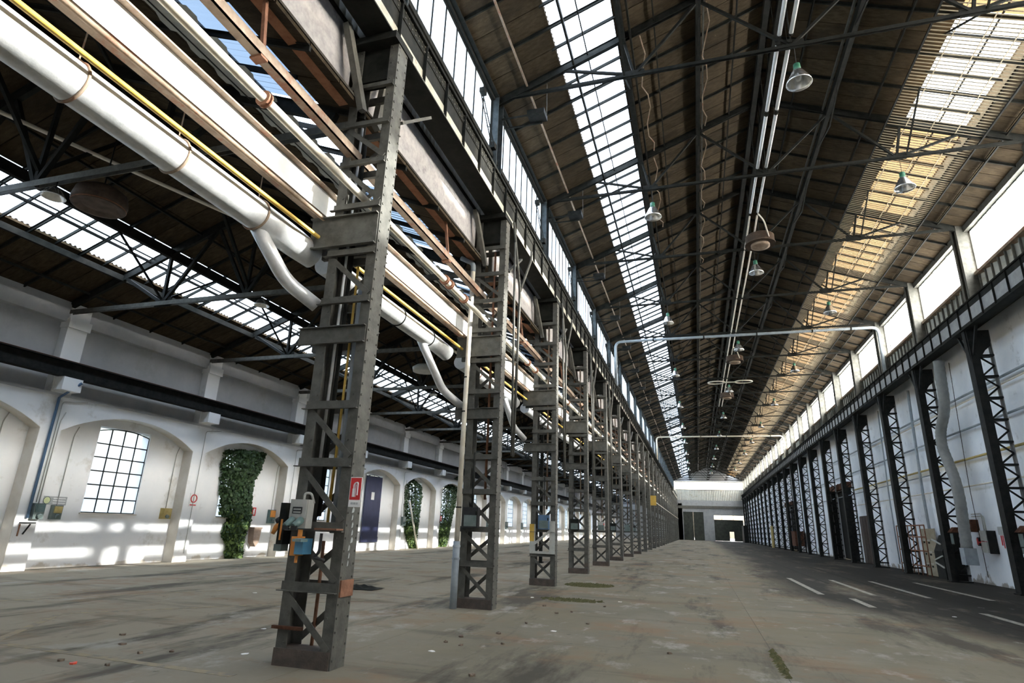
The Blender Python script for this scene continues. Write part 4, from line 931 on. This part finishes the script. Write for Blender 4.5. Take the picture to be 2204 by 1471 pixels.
# white tube pair along the nave
for j, x in enumerate((2.68, 2.95)):
    segs = [(9.4, 13.1), (13.3, 16.0), (16.1, 19.0), (19.2, 22.1)]
    for i, (a, b) in enumerate(segs):
        t = thing('light_tube', 'white tubular strip light slung along the middle of the nave', 'strip light', (x, a, 13.62), 'white tubes along the nave')
        part('tube', MB().tube([(0, .06, 0), (0, b-a-.06, 0)], .055 if i < 3 else .045, 12), 'tube_white', t, smooth=True)
        for yy in (0, b-a-.06): part('end_cap', MB().tube([(0, yy, 0), (0, yy+.06, 0)], .06, 10), 'steel_dark', t)
        part('hanger', MB().tube([(0, .3, .05), (0, .3, zN(x)-13.75)], .008, 5), 'steel_dark', t)
    solo('conduit', MB().tube(bend([(x, 22.3, 13.6), (x, 24, 13.5), (x+.02, 60, 13.5)], .3), .035, 8), 'beige_pipe', 'pale conduit carrying on from the white tubes', 'pipe', group='conduits after the tubes', smooth=True)
for y, lb in ((23.4, 'brown round drum hung from the ridge where the white tubes end'), (41.3, 'second brown round drum hung along the ridge'), (53, 'third brown round drum hung along the ridge')):
    t = thing('ceiling_drum', lb, 'heater', (3.1, y, 12.85))
    part('casing', MB().lathe([(.56, .02), (.58, .0), (.58, .05), (.55, .06), (.55, .36), (.5, .4), (.1, .42)], 28), 'drum', t, smooth=True)
    part('outlet_ring', MB().lathe([(.26, -.08), (.36, -.08), (.36, .02), (.26, .02)], 24), 'brown_paint', t, smooth=True)
    part('hanger', MB().tube([(0, 0, .4), (0, 0, 3.3)], .02, 6), 'steel_dark', t)
    part('feed_pipe', MB().tube(bend([(.3, -.4, .1), (.1, -1.0, .55), (-.15, -1.4, .68)], .2), .03, 8), 'beige_pipe', t, smooth=True)
t = thing('loop_pipes', 'pale double pipe loop across the middle of the nave', 'pipe', (XM+.1, 47.6, 12.95))
for s_ in (-1, 1): part('loop', MB().torus((0, 0, 0), .5, .045, 'z', 24, 6), 'beige_pipe', t, (s_*1.0, 0, 0), smooth=True)
for o_ in t.children: o_.scale = (1.25, .9, 1)
part('link_pipe', MB().tube([(-.45, 0, 0), (.45, 0, 0)], .045, 6), 'beige_pipe', t)
for y, lb in ((35.9, 'grey cross pipe spanning the nave under the fifth truss'), (76.6, 'pale cross pipe spanning the nave far down the hall')):
    t = thing('cross_pipe', lb, 'pipe')
    part('pipe', MB().tube(bend([(-4.3, y, 10.2), (-4.3, y, 13.05), (10.4, y, 13.05), (10.4, y, 10.2)], .4, 6), .085, 12), 'grey_pipe' if y < 50 else 'beige_pipe', t, smooth=True)
    for x in (-2, 1, 4, 7, 9): part('clamp', MB().tube([(x, y, 13.05), (x+.08, y, 13.05)], .1, 10), 'steel_dark', t)
# flood lamps on clerestory posts (dark speaker-like boxes on arms)
for k in range(1, 9):
    t = thing('flood_lamp', 'dark flood lamp on an arm from a left clerestory post', 'lamp', (XL+.22, YT(k)+.1, 12.85), 'flood lamps on the left posts')
    part('arm', MB().box(0, 1.1, -.02, .02, 0, .04).box(0, 1.1, .4, .44, 0, .04), 'steel_dark', t)
    part('head', MB().box(.75, 1.25, .0, .42, .04, .2), 'steel_black', t)
    part('rod', MB().tube([(1.28, .2, .1), (1.28, .2, zN(XL+1.5)-12.9)], .012, 5), 'steel', t)
# ================================================================== AISLE FITTINGS
t = thing('ceiling_drum', 'large dark round drum under the aisle roof', 'heater', (-10.85, 7.35, 7.35))
part('casing', MB().lathe([(.3, .05), (.4, .0), (.46, .0), (.48, .1), (.44, .3), (.3, .4)], 28), 'drum', t, smooth=True)
part('rim_ring', MB().torus((0, 0, .02), .45, .02, 'z', 28, 6), 'rust', t, smooth=True)  # rusty ring round the rim of the drum
part('hanger', MB().tube([(0, 0, .4), (0, 0, zA(-10.85)-7.5)], .015, 5), 'steel_dark', t)
dl = {'shade': MB().lathe([(.06, .18), (.14, .13), (.2, .02), (.21, 0), (.19, 0), (.12, .11), (.05, .15)], 18).mesh('shade', 'reflector', True), 'rod': MB().tube([(0, 0, .17), (0, 0, .35)], .012, 5).mesh('rod', 'steel_dark')}
for y, lb in ((YC(0), 'shallow reflector lamp beside the dark drum under the aisle roof'), (YC(1), 'shallow reflector lamp at the second aisle truss'), (YC(2), 'shallow reflector lamp at the third aisle truss'), (YC(3), 'shallow reflector lamp at the fourth aisle truss')):
    t = thing('dome_lamp', lb, 'lamp', (-11.3, y, 7.32))
    for n_, me in dl.items(): ob(n_, me, t)
t = thing('ceiling_drum', 'pale round drum lamp far under the aisle roof', 'heater', (-9.5, 19.5, 7.1))
part('casing', MB().lathe([(.3, 0), (.42, 0), (.45, .15), (.3, .25)], 24), 'grey_box', t, smooth=True); part('hanger', MB().tube([(0, 0, .2), (0, 0, zA(-9.5)-7.2)], .015, 5), 'steel_dark', t)
for d_, lb in ((0, 'upper one of two thin pipes under the aisle roof'), (.17, 'lower one of two thin pipes under the aisle roof')):
    solo('ridge_pipe', MB().tube(bend([(-14.6+d_, 0, 9.0-d_*.4), (-12.75+d_, 5.4, 9.0-d_*.4), (-9.9+d_, 13.6, 9.0-d_*.4), (-9.9+d_, 70, 9.0-d_*.4)], .3), .035, 8), 'beige_pipe', lb, 'pipe', smooth=True)
# ------------------------------------------------------------------ left wall fittings
def lbox(name, lb, y, z, w_, h_, m_, face, cond=None, x=XB):
    t = thing(name, lb, 'switch box', (x, y, z))
    part('box', MB().box(0, .14, -w_/2, w_/2, 0, h_), m_, t); part('cover', MB().box(.14, .165, -w_/2+.03, w_/2-.03, h_*.45, h_-.03), face, t)
    part('socket', MB().tube([(.14, 0, h_*.25), (.22, 0, h_*.18)], [.07, .06], 10), 'grey_green', t, smooth=True)
    if cond: part('conduit', MB().tube(bend([(.03, 0, h_), (.03, 0, cond-z-.3), (.03, .1, cond-z)], .1), .014, 6), 'grey_box', t, smooth=True)
    return t
PX = XF+.02
lbox('switch_box', 'green grey switch box on the pier under the blue pipe', 13.18, 1.42, .3, .45, 'grey_green', 'teal', 4.6, XF)
lbox('switch_box', 'tan switch box under the grey notice on the arched wall', 14.05, 1.42, .3, .42, 'grey_green', 'yellow_dirty', 4.3)
lbox('switch_box', 'yellow switch box at the right edge of the first niche', 18.15, 1.52, .4, .38, 'yellow_dirty', 'yellow_dirty', 4.2)
lbox('switch_box', 'blue and orange switch box at the right edge of the ivy niche', 24.1, 1.45, .4, .6, 'teal', 'orange', 4.2)
lbox('switch_box', 'wooden box on the wall at the edge of the picture', 11.9, 1.62, .5, .2, 'yellow_dirty', 'brown_paint', 4.4)
lbox('switch_box', 'grey switch box on the pier before the second ivy', 36.7, 1.5, .4, .55, 'grey_green', 'grey_box', 4.4, XF)
lbox('switch_box', 'dark switch box on the pier after the third ivy', 48.6, 1.4, .5, .8, 'steel_dark', 'grey_green', 4.4, XF)
for k in range(8, 14): 
    t = lbox('switch_box', 'far grey switch box on a pier of the arched wall', YP(k), 1.4, .45, .7, 'grey_green', 'grey_box', 4.4, XF); t['group'] = 'far boxes on the piers'
t = thing('notice_board', 'grey notice with a round lime emblem on the arched wall', 'sign', (XB+.02, 13.95, 1.85))
part('plate', MB().box(0, .015, -.36, .38, 0, .25), 'grey_sign', t)
part('emblem', MB().tube([(.015, -.24, .125), (.02, -.24, .125)], .1, 18), 'lime_sign', t)
part('emblem_ring', MB().torus((.018, -.24, .125), .105, .01, 'x', 20, 5), 'grey_green', t)
for i in range(3): part('text_line', MB().box(.015, .018, -.05+.0*i, .34, .04+i*.07, .065+i*.07), 'white_sign', t)
t = thing('prohibition_sign', 'white sign with a red ring on the pier beside the ivy niche', 'sign', (XF+.005, 18.95, 2.0))
part('plate', MB().box(0, .01, -.2, .2, 0, .5), 'white_sign', t); part('ring', MB().torus((.014, 0, .3), .14, .022, 'x', 24, 6), 'red_sign', t, smooth=True); part('caption', MB().box(.01, .013, -.15, .15, .04, .08), 'red_sign', t)
for y, z, lb in ((22.95, 1.75, 'small red extinguisher sign inside the ivy niche'), (43.0, 1.9, 'small red extinguisher sign on the pier between two ivies')):
    t = thing('extinguisher_sign', lb, 'sign', ((XB if y < 30 else XF)+.01, y, z))
    part('plate', MB().box(0, .01, -.13, .13, 0, .36), 'red_sign', t); part('symbol', MB().box(.01, .014, -.05, .05, .06, .26).box(.01, .014, -.02, .06, .26, .31), 'white_sign', t)
solo('blue_riser', MB().tube([(XF+.05, 12.95, 1.45), (XF+.05, 12.95, 5.0), (XF+.47, 13.22, 5.5)], .04, 10), 'blue_pipe', 'dark blue pipe running down the first pier of the arched wall', 'pipe', smooth=True)
t = thing('wall_bracket', 'small iron bracket under the blue pipe', 'bracket', (XF, 13.0, 1.3))
part('arm', MB().box(0, .25, -.2, -.17, 0, .03).box(.0, .03, -.2, .25, 0, .03).bar((.03, .1, -.02), (.03, -.05, -.3), .03, .03), 'steel_dark', t)
part('pipe_end', MB().tube([(.05, -.2, -.02), (.05, -.2, -.35)], .02, 6), 'rust', t)
t = thing('clay_basin', 'terracotta wall basin beside the foot of the ivy', 'basin', (XB, 23.05, .45))
part('bowl', MB().prism([(-.25, .75), (.25, .75), (.18, .2), (0, 0), (-.18, .2)], .01, .3), 'clay', t); part('rim', MB().box(.01, .33, -.27, .27, .75, .82), 'clay', t)
t = thing('blue_door', 'dark blue sheet door with a small white window in the arched wall', 'door', (XB+.06, 33.2, .5))
part('leaf', MB().box(0, .06, -.95, .95, 0, 3.85), 'blue_door', t); part('viewing_pane', MB().box(.06, .07, -.25, .1, 2.45, 2.9), 'white_sign', t); part('hem', MB().box(-.01, .08, -.97, .97, 0, .3), 'blue_door', t)
solo('leaning_pole', MB().tube([(XB+.8, 38.6, 0), (XB+.5, 37.4, 3.1)], .06, 10), 'beige_pipe', 'pale pole leaning against the second ivy', 'pole', smooth=True)
# wall conduits on the pier faces
for k in range(0, 6):
    solo('wall_conduit', MB().tube(bend([(XF+.03, YP(k)+.12, .3 if k > 1 else 1.9), (XF+.03, YP(k)+.12, 4.9), (XF+.03, YP(k)+.9, 5.02)], .1), .013, 6), 'grey_box', 'thin grey conduit climbing a pier of the arched wall', 'pipe', group='conduits on the piers', smooth=True)
# ------------------------------------------------------------------ ivy
def ivy(lb, x, outline, seed, n, strands):
    """outline: list of (z, y0, y1) rows; the leaves fill it as a thick mat"""
    R = random.Random(seed); base = outline[0]; t = thing('ivy', lb, 'climbing plant', (x, (base[1]+base[2])/2, 0)); ox, oy = x, (base[1]+base[2])/2
    st_ = MB()
    for i in range(strands):
        pts = []; u = R.random()
        for z, a, b in outline:
            pts.append((.05+.06*R.random(), a+(b-a)*(.15+.7*u)+.1*(R.random()-.5)-oy, z))
        st_.tube(pts, .018, 5)
    part('stems', st_, 'bark', t)
    for nm, m_, lo_, hi_, share in (('foliage', 'leaf', .0, 99, .8), ('young_foliage', 'leaf_light', 0, 1.9, .2)):
        f_ = MB(); cnt = int(n*share)
        while cnt > 0:
            z = outline[0][0]+(outline[-1][0]-outline[0][0])*R.random()
            if not lo_ <= z <= hi_: continue
            if nm == 'young_foliage' and R.random() > 1.2-z/1.9: continue
            for (z0, a0, b0), (z1, a1, b1) in zip(outline, outline[1:]):
                if z0 <= z <= z1: s_ = (z-z0)/(z1-z0); a = a0+(a1-a0)*s_; b = b0+(b1-b0)*s_; break
            u = R.random(); y = a+(b-a)*u+R.gauss(0, .05); dep = .32*(1-(2*u-1)**2)**.5*R.random()**.6+.03
            c = Vector((dep, y-oy, z)); sz = .05+.05*R.random()
            d1 = Vector((R.gauss(.3, .5), R.gauss(0, 1), R.gauss(-.6, .6))).normalized(); nrm = Vector((1, R.gauss(0, .6), R.gauss(.3, .5))).normalized(); d2 = nrm.cross(d1).normalized()
            k0 = len(f_.v); f_.v += [tuple(c-d1*sz), tuple(c+d2*sz*.75-d1*sz*.2), tuple(c+d1*sz), tuple(c-d2*sz*.75-d1*sz*.2)]; f_.f += [(k0, k0+1, k0+2), (k0, k0+2, k0+3)]
            cnt -= 1
        part(nm, f_, m_, t, kind='stuff')
ivy('dense dark ivy covering the window of the second arched niche', XB, [(0, 21.6, 22.5), (.5, 21.6, 22.4), (1.0, 21.2, 22.5), (1.6, 21.4, 22.7), (1.75, 20.9, 22.7), (2.6, 20.7, 22.5), (3.3, 20.6, 22.55), (3.7, 20.5, 22.85), (4.35, 20.6, 23.0), (4.5, 21.6, 23.0)], 5, 9000, 9)
ivy('ivy behind the leaning pale pole', XB, [(0, 39.0, 39.7), (.9, 38.0, 39.7), (2.5, 37.6, 40.0), (3.6, 37.4, 40.2), (4.2, 37.2, 40.0), (4.7, 37.0, 38.2), (5.6, 37.1, 37.7)], 6, 5000, 7)
ivy('ivy on the niche behind the cream downpipe', XB, [(0, 44.0, 45.0), (1.0, 43.8, 45.6), (2.4, 43.9, 46.2), (3.6, 44.0, 46.8), (4.4, 44.0, 46.8), (5.5, 46.4, 47.2)], 8, 5000, 7)
# ------------------------------------------------------------------ floor debris
R = random.Random(21)
def mossy(name, lb, x, y, rx, ry, n):
    s = MB()
    for i in range(n):
        a = R.random()*6.28; q = R.random()**.6; px, py = x+rx*q*math.cos(a), y+ry*q*math.sin(a); h = .01+.03*R.random(); w_ = .02+.03*R.random()
        k0 = len(s.v); s.v += [(px-w_, py-w_, 0), (px+w_, py-w_*.5, 0), (px, py+w_, 0), (px+w_*.3, py, h)]; s.f += [(k0, k0+1, k0+3), (k0+1, k0+2, k0+3), (k0+2, k0, k0+3)]
    o = part(name, s, 'moss', None, kind='stuff'); o['label'] = lb; o['category'] = 'moss'
mossy('moss_patch', 'low patch of moss and dirt on the floor beside the third lattice column', -3.3, 19.4, .75, .7, 900)
mossy('moss_patch', 'narrow strip of weeds along the slab joint in the nave', .95, 9.6, .05, 1.0, 130)
mossy('moss_patch', 'thin mossy dirt on the floor between second and third lattice column', -3.0, 15.2, .8, .35, 300)
def scrap(name, lb, x, y, r, h, m_, grp):
    n = 7; a0 = R.random()*6; poly = [(r*(.5+.6*R.random())*math.cos(a0+i*6.283/n), r*(.5+.6*R.random())*math.sin(a0+i*6.283/n)) for i in range(n)]
    s = MB().prism(poly, 0, h, 'z'); s.v = [(a, b, c if c == 0 else c*(.5+R.random())) for a, b, c in s.v]
    solo(name, s, m_, lb, 'debris', (x, y, 0), grp)
for x, y in ((-3.7, 9.3), (-3.3, 9.8), (-3.8, 8.7), (-3.4, 8.6), (-2.9, 9.0), (-3.2, 11.0), (-2.6, 13.0), (-3.0, 12.6), (-2.2, 14.2), (-3.5, 13.6), (-2.2, 11.6), (-2.6, 7.1), (-7.5, 6.7), (-7.2, 5.6), (-6.6, 5.75), (-6.9, 6.3), (-6.5, 6.5), (-8.1, 7.2), (2.4, 7.2), (-.6, 9.5)):
    scrap('dirt_clod', 'small dark clod of dirt lying on the concrete floor', x+.2*R.random(), y+.2*R.random(), .03+.03*R.random(), .02, 'bark', 'dirt clods on the floor')
for x, y in ((-6.6, 8.6), (-3.55, 8.2), (-5.6, 7.0), (-4.0, 15.2), (-2.4, 10.6), (-1.9, 15.5), (-9.9, 12.4), (5.5, 17), (8.9, 21)):
    scrap('paper_scrap', 'scrap of white paper lying on the concrete floor', x, y, .06, .006, 'paper', 'paper scraps on the floor')
scrap('red_scrap', 'small orange red plastic scrap on the floor', -6.9, 5.75, .05, .02, 'red_plastic', None)
t = thing('rag', 'crumpled grey black rag on the floor behind the nearest column', 'rag', (-8.45, 14.6, 0))
s = MB(); n = 12
for i in range(n+1):
    for j in range(n+1):
        u, v = i/n*2-1, j/n*2-1; r_ = max(0, 1-(u*u+v*v)); s.v.append((.55*u, .35*v, .02+.09*r_*(.6+.5*math.sin(7*u+3*v)*math.cos(6*v-2*u))))
s.f = [(i*(n+1)+j, (i+1)*(n+1)+j, (i+1)*(n+1)+j+1, i*(n+1)+j+1) for i in range(n) for j in range(n)]
part('cloth', s, 'steel_dark', t)
